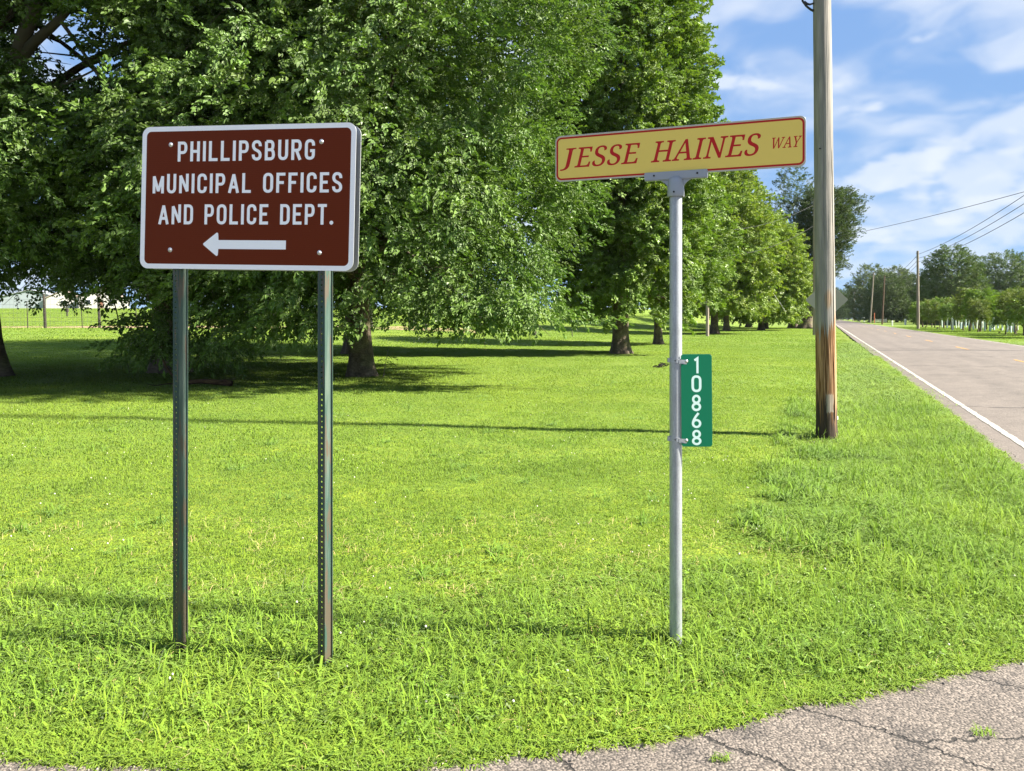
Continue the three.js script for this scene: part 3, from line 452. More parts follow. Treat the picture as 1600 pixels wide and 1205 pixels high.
farPole(59.9, 109, 11.5, 0.22, -0.005, 'tall sunlit grey pole with three wires, before the young tree rows');
farPole(rx(180, 11.2), 180, 12.0, 0.2, 0.05, 'dark brown pole leaning towards the wood, next beyond the sunlit grey pole', darkWood);
farPole(rx(232, 11.4), 232, 16.0, 0.24, 0.07, 'grey pole leaning strongly, beside the metal gate');
farPole(rx(318, 12), 318, 18, 0.3, 0.09, 'pale leaning pole beside a white post, beyond the metal gate');
farPole(rx(395, 12), 395, 17, 0.34, 0.05, 'thin pale pole far down the road by the dark wood');
farPole(rx(520, 13), 520, 14, 0.4, 0, 'dark thin pole at the far end of the road', darkWood);
farPole(rx(640, 10), 640, 16, 0.45, 0, 'small pale pole where the road disappears');
farPole(30.3, 34, 12.4, 0.18, 0, 'pole across the road outside the young tree rows');
const wireMat = std({ color: rgb(0.05, 0.05, 0.055), roughness: 0.6 });
function wire(a, b, sag, r, label) {
  const pts = []; for (let i = 0; i <= 40; i++) { const t = i / 40, p = a.clone().lerp(b, t); p.y -= sag * 4 * t * (1 - t); pts.push(p); }
  return tag(mesh('overhead_wire', tube(pts, r, r, 6), wireMat), label, 'wire', 'overhead wires');
}
wire(P(59.9, 109, 11.0), P(30.3, 34, 12.07), 0.9, 0.026, 'topmost wire running from the sunlit grey pole across open sky');
wire(P(59.9, 109, 10.4), P(30.3, 34, 11.48), 0.95, 0.026, 'middle wire running from the sunlit grey pole across open sky');
wire(P(59.9, 109, 9.9), P(30.3, 34, 10.77), 1.0, 0.026, 'lowest wire running from the sunlit grey pole across open sky');
wire(P(29.3, 71.5, 9.1), P(31.2, 34, 9.62), 0.4, 0.018, 'thin single wire crossing the road from the tall vine-covered tree');
for (const [y, l] of [[11.4, 'topmost'], [10.6, 'middle'], [10.0, 'lowest']]) wire(P(59.9, 109, y - 0.4), P(rx(180, 11.2) + 0.5, 180, y), 1.0, 0.03, `${l} wire between the sunlit grey pole and the dark leaning pole`);
wire(P(29.3, 71.5, 12.6), P(17.45, 66, 9.4), 0.7, 0.013, 'upper pale wire between the pole behind the roadside pole and the maples');
wire(P(29.3, 71.5, 10.6), P(17.45, 66, 7.2), 0.9, 0.013, 'lower pale wire between the pole behind the roadside pole and the maples');
{ // guy wire down into the lawn by the maples
  tag(mesh('guy_wire', tube([P(27.5, 82.5, 6.8), P(30.5, 82.5, 2.4)], 0.014, 0.014, 6), std({ color: rgb(0.5, 0.5, 0.5), metalness: 0.5, roughness: 0.4 })), 'pale guy wire slanting down in front of the maple foliage', 'wire');
}
{ // back of a diamond warning sign
  const x = 9.37, Z = 22, s = thing('warning_sign', P(x, Z, ground(x, Z)), 'bare grey back of a diamond warning sign, half hidden by the roadside utility pole', 'road sign', undefined, -0.3);
  const pl = mesh('panel', plateGeo(0.84, 0.84, 0.04, 0.003), std({ color: rgb(0.36, 0.33, 0.28), metalness: 0.05, roughness: 0.6 }), s); pl.rotation.z = Math.PI / 4; pl.position.set(0, 2.28, -0.03);
  mesh('post', mergeGeometries([box(0.05, 2.9, 0.004, 0, 1.15, 0), box(0.004, 2.9, 0.03, 0.025, 1.15, -0.013), box(0.004, 2.9, 0.03, -0.025, 1.15, -0.013)]), std({ color: rgb(0.07, 0.14, 0.10), roughness: 0.6 }), s);
}
// ------------------------------------------------------------------ trees
const barkTex = texture(256, 512, (i, j, c) => { const u = i / 256, k = 0.55 * vnoise(u * 24 + 0.6 * vnoise(i / 20, j / 20, 99, 7), j / 40, 24) + 0.45 * vnoise(u * 64, j / 9, 64, 3), m = smooth(0.62, 0.8, vnoise(u * 6, j / 60, 6, 9)); c[0] = mix(66, 128, k) + 6 * m; c[1] = mix(58, 114, k) + 10 * m; c[2] = mix(48, 98, k); });
const barkBump = texture(256, 512, (i, j, c) => { const u = i / 256; c[0] = c[1] = c[2] = 255 * (0.6 * vnoise(u * 24 + 0.6 * vnoise(i / 20, j / 20, 99, 7), j / 40, 24) + 0.4 * vnoise(u * 64, j / 9, 64, 3)); }, { color: false });
const bark = std({ map: barkTex, bumpMap: barkBump, bumpScale: 0.03, roughness: 0.95 });
const deadBark = std({ color: rgb(0.22, 0.19, 0.15), roughness: 0.95 }), rottenBark = std({ color: rgb(0.62, 0.42, 0.28), map: barkTex, bumpMap: barkBump, bumpScale: 0.02, roughness: 0.95 });
const leafMat = (r, g, b, tr = 0.33) => new THREE.MeshPhysicalMaterial({ color: rgb(r, g, b), roughness: 1, transmission: tr, thickness: 0, side: THREE.DoubleSide, clearcoat: 0.26, clearcoatRoughness: 0.32 });

// a leafy twig: n leaves along a drooping axis, each folded along its midrib
function sprayGeo(seed, n, len, leafLen, leafWid, lobed, spread = 1) {
  const R = makeRng(seed), pos = [], idx = [];
  const ax = new THREE.Vector3(), d = new THREE.Vector3(), s = new THREE.Vector3(), u = new THREE.Vector3(), q = new THREE.Quaternion(), e = new THREE.Euler();
  for (let k = 0; k < n; k++) {
    const t = (k + 0.3 + 0.6 * R()) / n, L = leafLen * (0.65 + 0.6 * R()), w = leafWid * (0.7 + 0.5 * R()) * L / leafLen;
    ax.set((R() - 0.5) * 0.12 * spread, -0.10 * t * t + (R() - 0.5) * 0.10 * spread, t * len + (R() - 0.5) * 0.04);
    const side = (k % 2 ? 1 : -1) * (0.55 + 0.6 * R());
    e.set((R() - 0.35) * 0.9, side * (1.15 - 0.75 * t), (R() - 0.5) * 1.5, 'YXZ'); q.setFromEuler(e);
    d.set(0, 0, 1).applyQuaternion(q); s.set(1, 0, 0).applyQuaternion(q); u.set(0, 1, 0).applyQuaternion(q);
    const b = pos.length / 3, put = (a, c, h) => pos.push(ax.x + d.x * a + s.x * c + u.x * h, ax.y + d.y * a + s.y * c + u.y * h, ax.z + d.z * a + s.z * c + u.z * h);
    const f = w * 0.28, droop = -L * 0.16;
    if (lobed) {                                                    // three pointed lobes
      put(0.02, 0, 0); put(L * 0.34, w * 0.34, f); put(L * 0.52, w * 0.72, f * 0.6); put(L * 0.62, w * 0.26, f * 0.4); put(L, 0, droop); put(L * 0.62, -w * 0.26, f * 0.4); put(L * 0.52, -w * 0.72, f * 0.6); put(L * 0.34, -w * 0.34, f); put(L * 0.5, 0, -0.01 * L);
      idx.push(b, b + 1, b + 8, b + 1, b + 2, b + 3, b + 1, b + 3, b + 8, b + 3, b + 4, b + 8, b + 4, b + 5, b + 8, b + 5, b + 7, b + 8, b + 5, b + 6, b + 7, b + 7, b, b + 8);
    } else {                                                        // plain pointed oval
      put(0.01, 0, 0); put(L * 0.28, w * 0.46, f); put(L * 0.68, w * 0.4, f * 0.7); put(L, 0, droop); put(L * 0.68, -w * 0.4, f * 0.7); put(L * 0.28, -w * 0.46, f);
      idx.push(b, b + 1, b + 2, b, b + 2, b + 3, b, b + 3, b + 4, b, b + 4, b + 5);
    }
  }
  const g = new THREE.BufferGeometry(); g.setAttribute('position', new THREE.Float32BufferAttribute(pos, 3)); g.setIndex(idx);
  const flat = g.toNonIndexed(); flat.computeVertexNormals(); return flat;
}
const SPRAY = {
  oval: [1, 2, 3].map((k) => sprayGeo(100 + k, 21, 0.48, 0.112, 0.062, false)),
  lobed: [1, 2, 3].map((k) => sprayGeo(200 + k, 14, 0.44, 0.145, 0.135, true)),
  mass: [1, 2].map((k) => sprayGeo(300 + k, 22, 0.9, 0.24, 0.17, false, 4)),
};
const dummy = new THREE.Object3D(), tmpC = new THREE.Color();
// envelope of the crown: share of the full radius at height share t
const profile = { broad: (t) => t < 0.32 ? Math.sqrt(Math.max(0, 1 - ((t - 0.32) / 0.46) ** 2)) : Math.sqrt(Math.max(0, 1 - ((t - 0.32) / 0.69) ** 2)), tall: (t) => t < 0.4 ? Math.sqrt(Math.max(0, 1 - ((t - 0.4) / 0.55) ** 2)) : Math.sqrt(Math.max(0, 1 - ((t - 0.4) / 0.61) ** 2)), low: (t) => Math.sqrt(Math.max(0, 1 - ((t - 0.2) / 0.81) ** 2)), vase: (t) => Math.sqrt(Math.max(0, 1 - ((t - 0.68) / 0.72) ** 2)) * (t > 0.9 ? 1 - (t - 0.9) * 4 : 1) * (0.72 + 0.28 * t), cone: (t) => Math.pow(1 - t, 0.75) * (0.9 + 0.1 * Math.cos(t * 60)) };
function tree(o) {
  const R = makeRng(o.seed), x = o.at[0], Z = o.at[1], root = thing(o.name || 'maple_tree', P(x, Z, ground(x, Z) - 0.02), o.label, 'tree', o.group);
  const H = o.height, yb = o.base, Rad = o.radius, prof = profile[o.shape || 'broad'], tr = o.trunk, cOff = o.offset || [0, 0], V = (a, b, c) => new THREE.Vector3(a, b, c);
  // trunk with a flared, fluted foot
  const S = 22, rows = 26, pos = [], uv = [], idx = [], bend = [(R() - 0.5) * 0.5, (R() - 0.5) * 0.5], th_ = H * 0.72, axis = (y) => V(cOff[0] * smooth(0, H, y) + bend[0] * Math.sin(y / th_ * 2.2) * 0.6, y, cOff[1] * smooth(0, H, y) + bend[1] * Math.sin(y / th_ * 1.7) * 0.6), rad = (y) => tr * (1 + 0.42 * Math.exp(-y / (tr * 1.1)) + 0.12 * Math.exp(-y / 1.5)) * Math.max(0.12, 1 - 0.88 * y / th_);
  for (let j = 0; j <= rows; j++) {
    const y = Math.pow(j / rows, 1.7) * th_ - (j ? 0 : 0.25), c = axis(Math.max(0, y));
    for (let k = 0; k <= S; k++) { const a = k / S * Math.PI * 2, fl = 1 + 0.16 * Math.exp(-Math.max(0, y) / 0.7) * Math.sin(a * 5 + o.seed) + 0.05 * n3(Math.cos(a) * 2, y * 0.8, Math.sin(a) * 2 + o.seed); pos.push(c.x + Math.cos(a) * rad(Math.max(0, y)) * fl, y, c.z + Math.sin(a) * rad(Math.max(0, y)) * fl); uv.push(k / S, y / 1.6); }
  }
  for (let j = 0; j < rows; j++) for (let k = 0; k < S; k++) { const a = j * (S + 1) + k, b = a + S + 1; idx.push(a, b, a + 1, a + 1, b, b + 1); }
  mesh('trunk', geoFrom(pos, idx, uv), bark, root);
  // limbs out to the crown's surface
  const limbs = [], tips = [], NL = o.limbs || 16;
  for (let k = 0; k < NL; k++) {
    const f = (k + 0.5) / NL, y0 = mix(Math.max(o.fork || yb + 0.7, 0.6), th_ * 0.97, Math.pow(f, 1.2)), a = k * 2.399 + R() * 0.7, t1 = clamp((y0 - yb) / (H - yb) + 0.03 + 0.2 * R() - (f < 0.3 ? 0.12 : 0), 0.02, 0.93), r1 = prof(t1) * Rad * (0.75 + 0.15 * R()), y1 = yb + t1 * (H - yb), p0 = axis(y0), c1 = axis(y1), p3 = V(c1.x + Math.cos(a) * r1, y1, c1.z + Math.sin(a) * r1);
    const p1 = p0.clone().lerp(p3, 0.33).add(V(0, 0.12 * r1, 0)), p2 = p0.clone().lerp(p3, 0.7).add(V((R() - 0.5) * 0.7, 0.12 * r1, (R() - 0.5) * 0.7)), curve = new THREE.CatmullRomCurve3([p0, p1, p2, p3]), r = rad(y0) * mix(0.52, 0.34, f);
    limbs.push(tube(curve.getPoints(9), r, 0.012, 7, 1.6));
    for (let m = 0; m < (o.twigs ?? 5); m++) {
      const s = 0.3 + 0.65 * (m + R()) / 5, q = curve.getPoint(s), dir = curve.getTangent(s).add(V((R() - 0.5) * 1.7, (R() - 0.55) * 1.3, (R() - 0.5) * 1.7)).normalize(), L = Rad * (0.22 + 0.2 * R()), e = q.clone().addScaledVector(dir, L); e.y -= 0.12 * L;
      limbs.push(tube([q, q.clone().addScaledVector(dir, L * 0.5).add(V(0, 0.03, 0)), e], Math.max(0.012, r * (1 - s) * 0.5), 0.006, 5, 1.6)); tips.push(e);
    }
  }
  mesh('limbs', mergeGeometries(limbs), bark, root);
  // crown: leafy twigs through the crown's volume, in clumps with gaps
  const geos = SPRAY[o.leaf || 'oval'], N = o.sprays, buckets = geos.map(() => []), cs = o.clump || 0.55, out = V(0, 0, 0), seedOff = o.seed * 3.7, ray = V(0, 0, 0);
  let made = 0, tries = 0;
  while (made < N && tries < N * 30) {
    tries++;
    const t = R(), pr = prof(t); if (R() > pr * pr + 0.05) continue;
    const a = R() * Math.PI * 2, rough = 1 + (o.rough ?? 0.24) * (n3(Math.cos(a) * 1.6 + seedOff, t * 4.5, Math.sin(a) * 1.6) + 0.5 * n3(Math.cos(a) * 4 + seedOff, t * 11, Math.sin(a) * 4)), rr0 = Math.pow(R(), 0.42), r = rr0 * pr * Rad * rough, y = yb + t * (H - yb) + (1 - rr0) * (o.lift ?? 1.2) * smooth(0.3, 0, t) + (t < 0.14 && rr0 > 0.6 ? -(o.skirt || 0) * R() * R() * (0.5 + n3(Math.cos(a) * 2, seedOff, Math.sin(a) * 2)) : 0), c = axis(y);
    const px = c.x + Math.cos(a) * r, pz = c.z + Math.sin(a) * r;
    if (o.cut && o.cut(px + x, y, Z - pz)) continue;
    const den = n3(px * cs + seedOff, y * cs * 1.25, pz * cs) + 0.55 * n3(px * cs * 2.7, y * cs * 3.2 + seedOff, pz * cs * 2.7); if (den < (o.gap ?? -0.22)) continue;
    out.set(Math.cos(a) * 1.0, 0.25 + 0.9 * (t - 0.5) - 0.25 * (o.weep || 0), Math.sin(a)).add(ray.set((R() - 0.5) * 1.6, (R() - 0.5) * 1.3, (R() - 0.5) * 1.6)).normalize();
    dummy.position.set(px, y, pz); dummy.up.set(0, 1, 0); dummy.lookAt(px + out.x, y + out.y, pz + out.z); dummy.rotateZ((R() - 0.5) * 1.8); dummy.scale.setScalar((o.scale || 1) * (0.75 + 0.55 * R())); dummy.updateMatrix();
    const v = 0.78 + 0.44 * R(), yel = clamp(0.5 * n3(px * 0.8, y * 0.8 + 40, pz * 0.8) + 0.3 * R()); tmpC.setRGB(v * (1 + 0.35 * yel), v * (1 + 0.08 * yel), v * (1 - 0.25 * yel));
    buckets[made % geos.length].push([dummy.matrix.clone(), tmpC.clone()]); made++;
  }
  for (const [bx, by, bZ, ex, ey, ez, n] of o.boughs || []) for (let k = 0; k < n; k++) {   // low boughs that hang out of the crown
    const f = () => (R() + R() + R()) / 1.5 - 1, ox = f() * ex, oz = f() * ez, px = bx + ox - x, y = by + f() * ey - 0.35 * ey * (ox / ex) ** 2, pz = Z - bZ + oz; if (n3(px * 1.4, y * 1.8, pz * 1.4) < -0.25) continue;
    out.set(ox / ex + (R() - 0.5), -0.3 + (R() - 0.5), 0.6 + (R() - 0.5)).normalize(); dummy.position.set(px, y, pz); dummy.lookAt(px + out.x, y + out.y, pz + out.z); dummy.rotateZ((R() - 0.5) * 1.8); dummy.scale.setScalar((o.scale || 1) * (0.75 + 0.45 * R())); dummy.updateMatrix();
    const v = 0.9 + 0.35 * R(); tmpC.setRGB(v * 1.1, v * 1.04, v * 0.95); buckets[k % geos.length].push([dummy.matrix.clone(), tmpC.clone()]);
  }
  buckets.forEach((list, k) => {
    const im = shadowed(new THREE.InstancedMesh(geos[k], o.mat, list.length)); im.name = 'crown'; im.userData.kind = 'stuff'; list.forEach(([m, c], i) => { im.setMatrixAt(i, m); im.setColorAt(i, c); }); root.add(im);
  });
  return root;
}
const M_OAK = leafMat(0.092, 0.178, 0.016), M_MAPLE = leafMat(0.122, 0.215, 0.015), M_GOLD = leafMat(0.178, 0.272, 0.02), M_DARK = leafMat(0.058, 0.10, 0.014), M_WOOD = leafMat(0.075, 0.13, 0.018), M_OLIVE = leafMat(0.095, 0.14, 0.025), M_YOUNG = leafMat(0.115, 0.165, 0.016);
const rowG = 'big trees in the row along the lawn', farG = 'trees across the road';
const gapHole = (px, y, Z) => { const t = (Z - 14) / 16, ax = mix(-8.3, -17.6, t), ay = mix(6.8, 12.8, t), r = mix(0.8, 1.6, t); return ((px - ax) / (1.35 * r)) ** 2 + ((y - ay) / (0.95 * r)) ** 2 < 1 + 0.6 * n2(px * 1.3, y * 1.3); };   // opening in the crowns round the bare limbs
const t1 = tree({ name: 'oak_tree', seed: 3, at: [-14.9, 20.6], height: 19, base: 2.1, radius: 8.6, offset: [0.5, 3.0], trunk: 0.55, fork: 3.6, limbs: 18, sprays: 14500, mat: M_OAK, skirt: 0.5, gap: 0.06, label: 'dark shade tree with thick trunk and bare forked limb, beside the wire fence gap', cut: (px, y, Z) => gapHole(px, y, Z) || (y < 2.15 && px > -16.4) });
tree({ name: 'oak_tree', seed: 8, at: [-10.3, 22.3], height: 18, base: 1.4, radius: 6.8, offset: [0.6, 3.2], trunk: 0.42, limbs: 18, sprays: 19500, mat: M_OAK, skirt: 0.6, weep: 1, gap: -0.05, cut: (px, y, Z) => gapHole(px, y, Z) || (y < 3.0 && px < -10.8) || y < 2.15, boughs: [[-8.1, 1.05, 18.4, 2.1, 0.6, 1.0, 230], [-9.2, 1.6, 18.6, 1.2, 0.6, 0.9, 90]], label: 'shade tree with low drooping boughs right behind the brown sign' });
tree({ name: 'oak_tree', seed: 15, at: [-4.25, 20.8], height: 19, base: 1.6, radius: 6.6, offset: [0, 1.6], trunk: 0.3, limbs: 22, sprays: 25000, mat: M_OAK, skirt: 0.7, weep: 0.8, gap: -0.1, boughs: [[-0.5, 2.0, 17.0, 3.0, 0.7, 1.5, 380], [-5.4, 1.65, 17.8, 1.9, 0.6, 1.2, 260]], label: 'broad leafy shade tree with a flared trunk, between the brown sign and the yellow sign' });
tree({ name: 'oak_tree', seed: 18, at: [-7.3, 33.5], height: 17, base: 2.2, radius: 6.6, trunk: 0.3, limbs: 14, sprays: 7500, scale: 1.3, mat: M_OAK, gap: -0.2, label: 'shade tree standing behind the broad leafy tree, its trunk hidden by the flared trunk' });
tree({ seed: 21, at: [5.0, 34], height: 22, base: 1.6, radius: 3.9, trunk: 0.36, limbs: 20, sprays: 12500, leaf: 'lobed', scale: 1.15, mat: M_MAPLE, skirt: 0.6, shape: 'tall', gap: -0.08, label: 'tall maple whose crown stands against the sky behind the yellow sign' });
tree({ seed: 27, at: [9.1, 46], height: 13, base: 2.2, radius: 4.2, trunk: 0.25, limbs: 14, sprays: 5200, leaf: 'lobed', scale: 1.3, mat: M_MAPLE, label: 'smaller maple with a slim trunk, behind the tall maple', group: undefined });
tree({ seed: 33, at: [20.8, 76], height: 17.5, base: 2.0, radius: 6.0, trunk: 0.38, limbs: 16, sprays: 7200, leaf: 'lobed', scale: 1.7, mat: M_GOLD, skirt: 0.6, label: 'bright yellow-green maple directly behind the round sign post' });
tree({ seed: 39, at: [27.0, 93], height: 17.5, base: 2.0, radius: 5.2, trunk: 0.36, limbs: 14, sprays: 4600, leaf: 'lobed', scale: 2, mat: M_MAPLE, shape: 'tall', label: 'deeper green maple rising behind the bright yellow-green maple' });
tree({ seed: 44, at: [33.0, 98], height: 15, base: 1.6, radius: 5.6, trunk: 0.36, limbs: 14, sprays: 5600, leaf: 'lobed', scale: 2, mat: M_GOLD, skirt: 0.6, label: 'rounded sunlit maple at the end of the row, next to the roadside pole' });
tree({ seed: 48, at: [38.5, 112], height: 13.5, base: 1.2, radius: 4.6, trunk: 0.3, limbs: 12, sprays: 3600, leaf: 'lobed', scale: 2.2, mat: M_MAPLE, label: 'last low maple of the row beside the vine-covered tree' });
tree({ name: 'vine_covered_tree', seed: 52, at: [45.4, 114], height: 21.5, base: 2.0, radius: 4.7, trunk: 0.9, limbs: 14, sprays: 7500, leaf: 'mass', scale: 0.6, mat: M_DARK, shape: 'vase', rough: 0.35, offset: [3.6, 0], gap: -0.6, label: 'tall dark vine-covered tree leaning over the road behind the roadside pole' });
tree({ name: 'vine_covered_tree', seed: 57, at: [44.6, 117], height: 26, base: 6, radius: 4.2, trunk: 0.7, limbs: 12, sprays: 2600, leaf: 'mass', scale: 0.62, mat: M_DARK, rough: 0.8, gap: 0.0, label: 'thin open-topped dark tree rising above the leaning vine-covered tree' });
// woods across the road
const far = (seed, xx, ZZ, h, r, mat, label, extra = {}) => tree({ name: 'woodland_tree', seed, at: [xx, ZZ], height: h, base: 1.0, radius: r, trunk: 0.45, limbs: 10, twigs: 3, sprays: 2900, leaf: 'mass', scale: 1.15, mat, label, group: farG, clump: 0.3, gap: -0.45, ...extra });
far(61, 113, 190, 20, 7.8, M_WOOD, 'big rounded dark tree in the wood behind the sunlit grey pole', { sprays: 3600 });
far(62, 137, 205, 20, 9.5, M_WOOD, 'wide dark tree in the wood behind the young trees, beyond a sky gap', { sprays: 3800 });
far(63, 158, 200, 18, 9, M_WOOD, 'dark woodland tree outermost behind the young trees');
far(64, 138, 285, 22, 8, M_OLIVE, 'pale feathery tree top beside the leaning grey pole', { gap: 0.02, rough: 0.4 });
far(65, 151, 290, 22, 7.5, M_OLIVE, 'pale feathery tree top above the dark leaning pole', { gap: 0.02, rough: 0.4 });
far(66, 129, 255, 17, 7, M_DARK, 'dark tree filling the wood beside the sunlit grey pole');
far(67, 136, 270, 17, 8, M_WOOD, 'layered spruce-like tree behind the metal gate', { shape: 'cone', sprays: 2800, rough: 0.4 });
far(68, 149, 275, 18, 8, M_DARK, 'dark tree between the feathery tops and the layered tree');
far(69, 172, 330, 19, 10, M_DARK, 'dark distant tree behind the pale leaning pole');
far(70, 200, 432, 20, 12, M_WOOD, 'bluish distant tree at the bend of the road');
far(71, 196, 455, 20, 12, M_DARK, 'distant dark tree closing the view at the road end', { scale: 1.6 });
far(72, 205, 520, 22, 12, M_OLIVE, 'distant olive tree where the road disappears', { scale: 1.6 });
far(73, 180, 230, 19, 10, M_DARK, 'dark woodland tree past the outermost young trees');
far(74, 150, 245, 15, 9, M_DARK, 'dark understorey tree filling the sky gap in the wood');
far(75, 165, 285, 16, 9, M_WOOD, 'bluish tree deep in the wood');
far(76, 190, 470, 20, 13, M_DARK, 'dark tree mass beside the thin far pole', { scale: 1.7 });
far(77, 120, 175, 8, 6, M_MAPLE, 'lighter bushy tree under the big rounded tree', { sprays: 1800 });
far(78, 133, 178, 8, 6, M_DARK, 'dark low tree behind the tree shelters', { sprays: 1800 });
far(79, 110, 192, 6.5, 4.5, M_MAPLE, 'light green bushy tree beside the dark leaning pole', { sprays: 1500, base: 0.3 });
far(80, 96, 168, 5.5, 3.2, M_YOUNG, 'yellow-green small tree next to the sunlit grey pole', { sprays: 1200, base: 0.4 });
far(81, 96.5, 160, 3.2, 4.5, M_DARK, 'low dark bush at the verge before the wood', { sprays: 1100, base: 0.1, shape: 'low', name: 'bush' });
far(82, 100.5, 166, 2.6, 4, M_MAPLE, 'low green bush beside the dark bush at the verge', { sprays: 900, base: 0.1, shape: 'low', name: 'bush' });
far(83, 41, 128, 14, 5, M_DARK, 'dark tree behind the last low maple', { sprays: 1800, scale: 0.9 });
far(84, 140, 380, 18, 9, M_WOOD, 'hazy tree beyond the lawn end, behind the vine-covered tree');
for (const [k, xx, ZZ, h, r, m] of [[0, 205, 300, 20, 11, M_DARK], [1, 225, 260, 20, 11, M_WOOD], [2, 150, 180, 9, 7, M_DARK], [3, 168, 186, 9, 7, M_MAPLE], [4, 186, 192, 10, 8, M_DARK]]) far(90 + k, xx, ZZ, h, r, m, ['tall dark tree deep behind the wood edge', 'bluish tall tree at the outer end of the wood', 'low dark tree at the wood edge behind shelters', 'low lighter tree at the wood edge behind shelters', 'low dark tree at the outer wood edge'][k]);

// young nursery trees in rows, and the pale shelters round the seedlings
{
  const R = makeRng(404), proto = [];
  for (let k = 0; k < 4; k++) {
    const h = 3.7 + k * 0.3, t = tree({ name: 'young_tree', seed: 500 + k, at: [46 + k * 2, 66], height: h, base: 1.75, radius: 1.05, trunk: 0.085, limbs: 8, twigs: 3, sprays: 270, leaf: 'oval', scale: 1.45, mat: k % 2 ? M_YOUNG : M_MAPLE, shape: 'low', clump: 0.9, gap: -0.2, lift: 0.2, label: 'young nursery tree with slim dark trunk in the rows by the road', group: 'young nursery trees in rows' });
    proto.push(t);
  }
  const spots = [];
  for (let k = 0; k < 22; k++) spots.push([rx(57 + k * 3.6, 15.0 + (R() - 0.5) * 2), 57 + k * 3.6 + (R() - 0.5) * 2.6]);
  for (let k = 0; k < 14; k++) spots.push([rx(62 + k * 4.4, 20.5 + (R() - 0.5)), 62 + k * 4.4 + (R() - 0.5) * 1.4]);
  spots.forEach(([x, Z], i) => {
    let t = proto[i]; if (!t) { t = proto[i % 4].clone(); t.name = numbered('young_tree'); scene.add(t); }
    t.position.copy(P(x, Z, ground(x, Z))); t.rotation.y = R() * 6.28; t.rotation.z = (R() - 0.5) * 0.08; { const k = 0.66 + 0.5 * R(); t.scale.set(k * (0.85 + 0.3 * R()), k * (0.9 + 0.3 * R()), k); }
  });
  const tubeGeo = (() => { const g = new THREE.CylinderGeometry(0.085, 0.095, 1.45, 12, 1, true); g.translate(0, 0.72, 0); const inner = new THREE.CylinderGeometry(0.08, 0.09, 1.45, 12, 1, true); inner.translate(0, 0.72, 0); const rim = new THREE.RingGeometry(0.08, 0.086, 12); rim.rotateX(-Math.PI / 2); rim.translate(0, 1.445, 0); return mergeGeometries([g, inner, rim]); })();
  const tubeMats = [std({ color: rgb(0.62, 0.70, 0.72), roughness: 0.55 }), std({ color: rgb(0.72, 0.74, 0.68), roughness: 0.55 }), std({ color: rgb(0.50, 0.60, 0.64), roughness: 0.55 })];
  for (let k = 0; k < 64; k++) {
    const row = k % 4, Z = 60 + Math.floor(k / 4) * 4.6 + R() * 3, x = rx(Z, 17 + row * 1.9 + R() * 1.2), s = thing('tree_shelter', P(x, Z, ground(x, Z)), 'pale upright plastic tube sheltering a seedling among the young trees', 'tree shelter', 'seedling shelters'); s.rotation.z = (R() - 0.5) * 0.16; s.scale.setScalar(0.85 + 0.4 * R());
    mesh('tube', tubeGeo, tubeMats[Math.floor(R() * 3)], s); mesh('stake', cyl(0.018, 0.018, 1.7, 0.11, -0.1, 0, 6), darkWood, s);
  }
}
// small things beside the far road
{
  const white = std({ color: rgb(0.7, 0.7, 0.66), roughness: 0.6 });
  const marker = (x, Z, h, w, label, m = white, name = 'marker_post', cat = 'post') => { const t = thing(name, P(x, Z, ground(x, Z)), label, cat); mesh('post', box(w, h, w, 0, h / 2 - 0.05, 0), m, t); mesh('cap', (() => { const g = new THREE.ConeGeometry(w * 0.78, w * 0.5, 4); g.rotateY(Math.PI / 4); g.translate(0, h - 0.05 + w * 0.25, 0); return g; })(), m, t); };
  marker(rx(150, 11), 150, 1.0, 0.22, 'white square post in the verge near the dark leaning pole'); marker(rx(172, 16), 172, 1.3, 0.3, 'stout white post in front of the bushy tree'); marker(rx(310, 13.5), 310, 2.2, 0.5, 'white post beside the pale leaning pole far down the road'); marker(rx(96, 14), 96, 1.5, 0.16, 'white post at the near end of the seedling shelters');
  marker(rx(236, 13), 236, 3.2, 0.2, 'thin orange post at the metal gate', std({ color: rgb(0.5, 0.13, 0.05), roughness: 0.6 }));
  const x = rx(238, 15.2), g = thing('metal_gate', P(x, 238, ground(x, 238)), 'low grey tube gate with three rails beside the thin orange post', 'gate'), gm = std({ color: rgb(0.32, 0.34, 0.35), metalness: 0.4, roughness: 0.5 });
  for (const y of [0.45, 0.8, 1.15]) mesh('rail', box(3.4, 0.16, 0.08, 0, y, 0), gm, g); for (const px of [-1.74, 1.74]) mesh('post', box(0.1, 1.5, 0.1, px, 0.7, 0), gm, g);
}

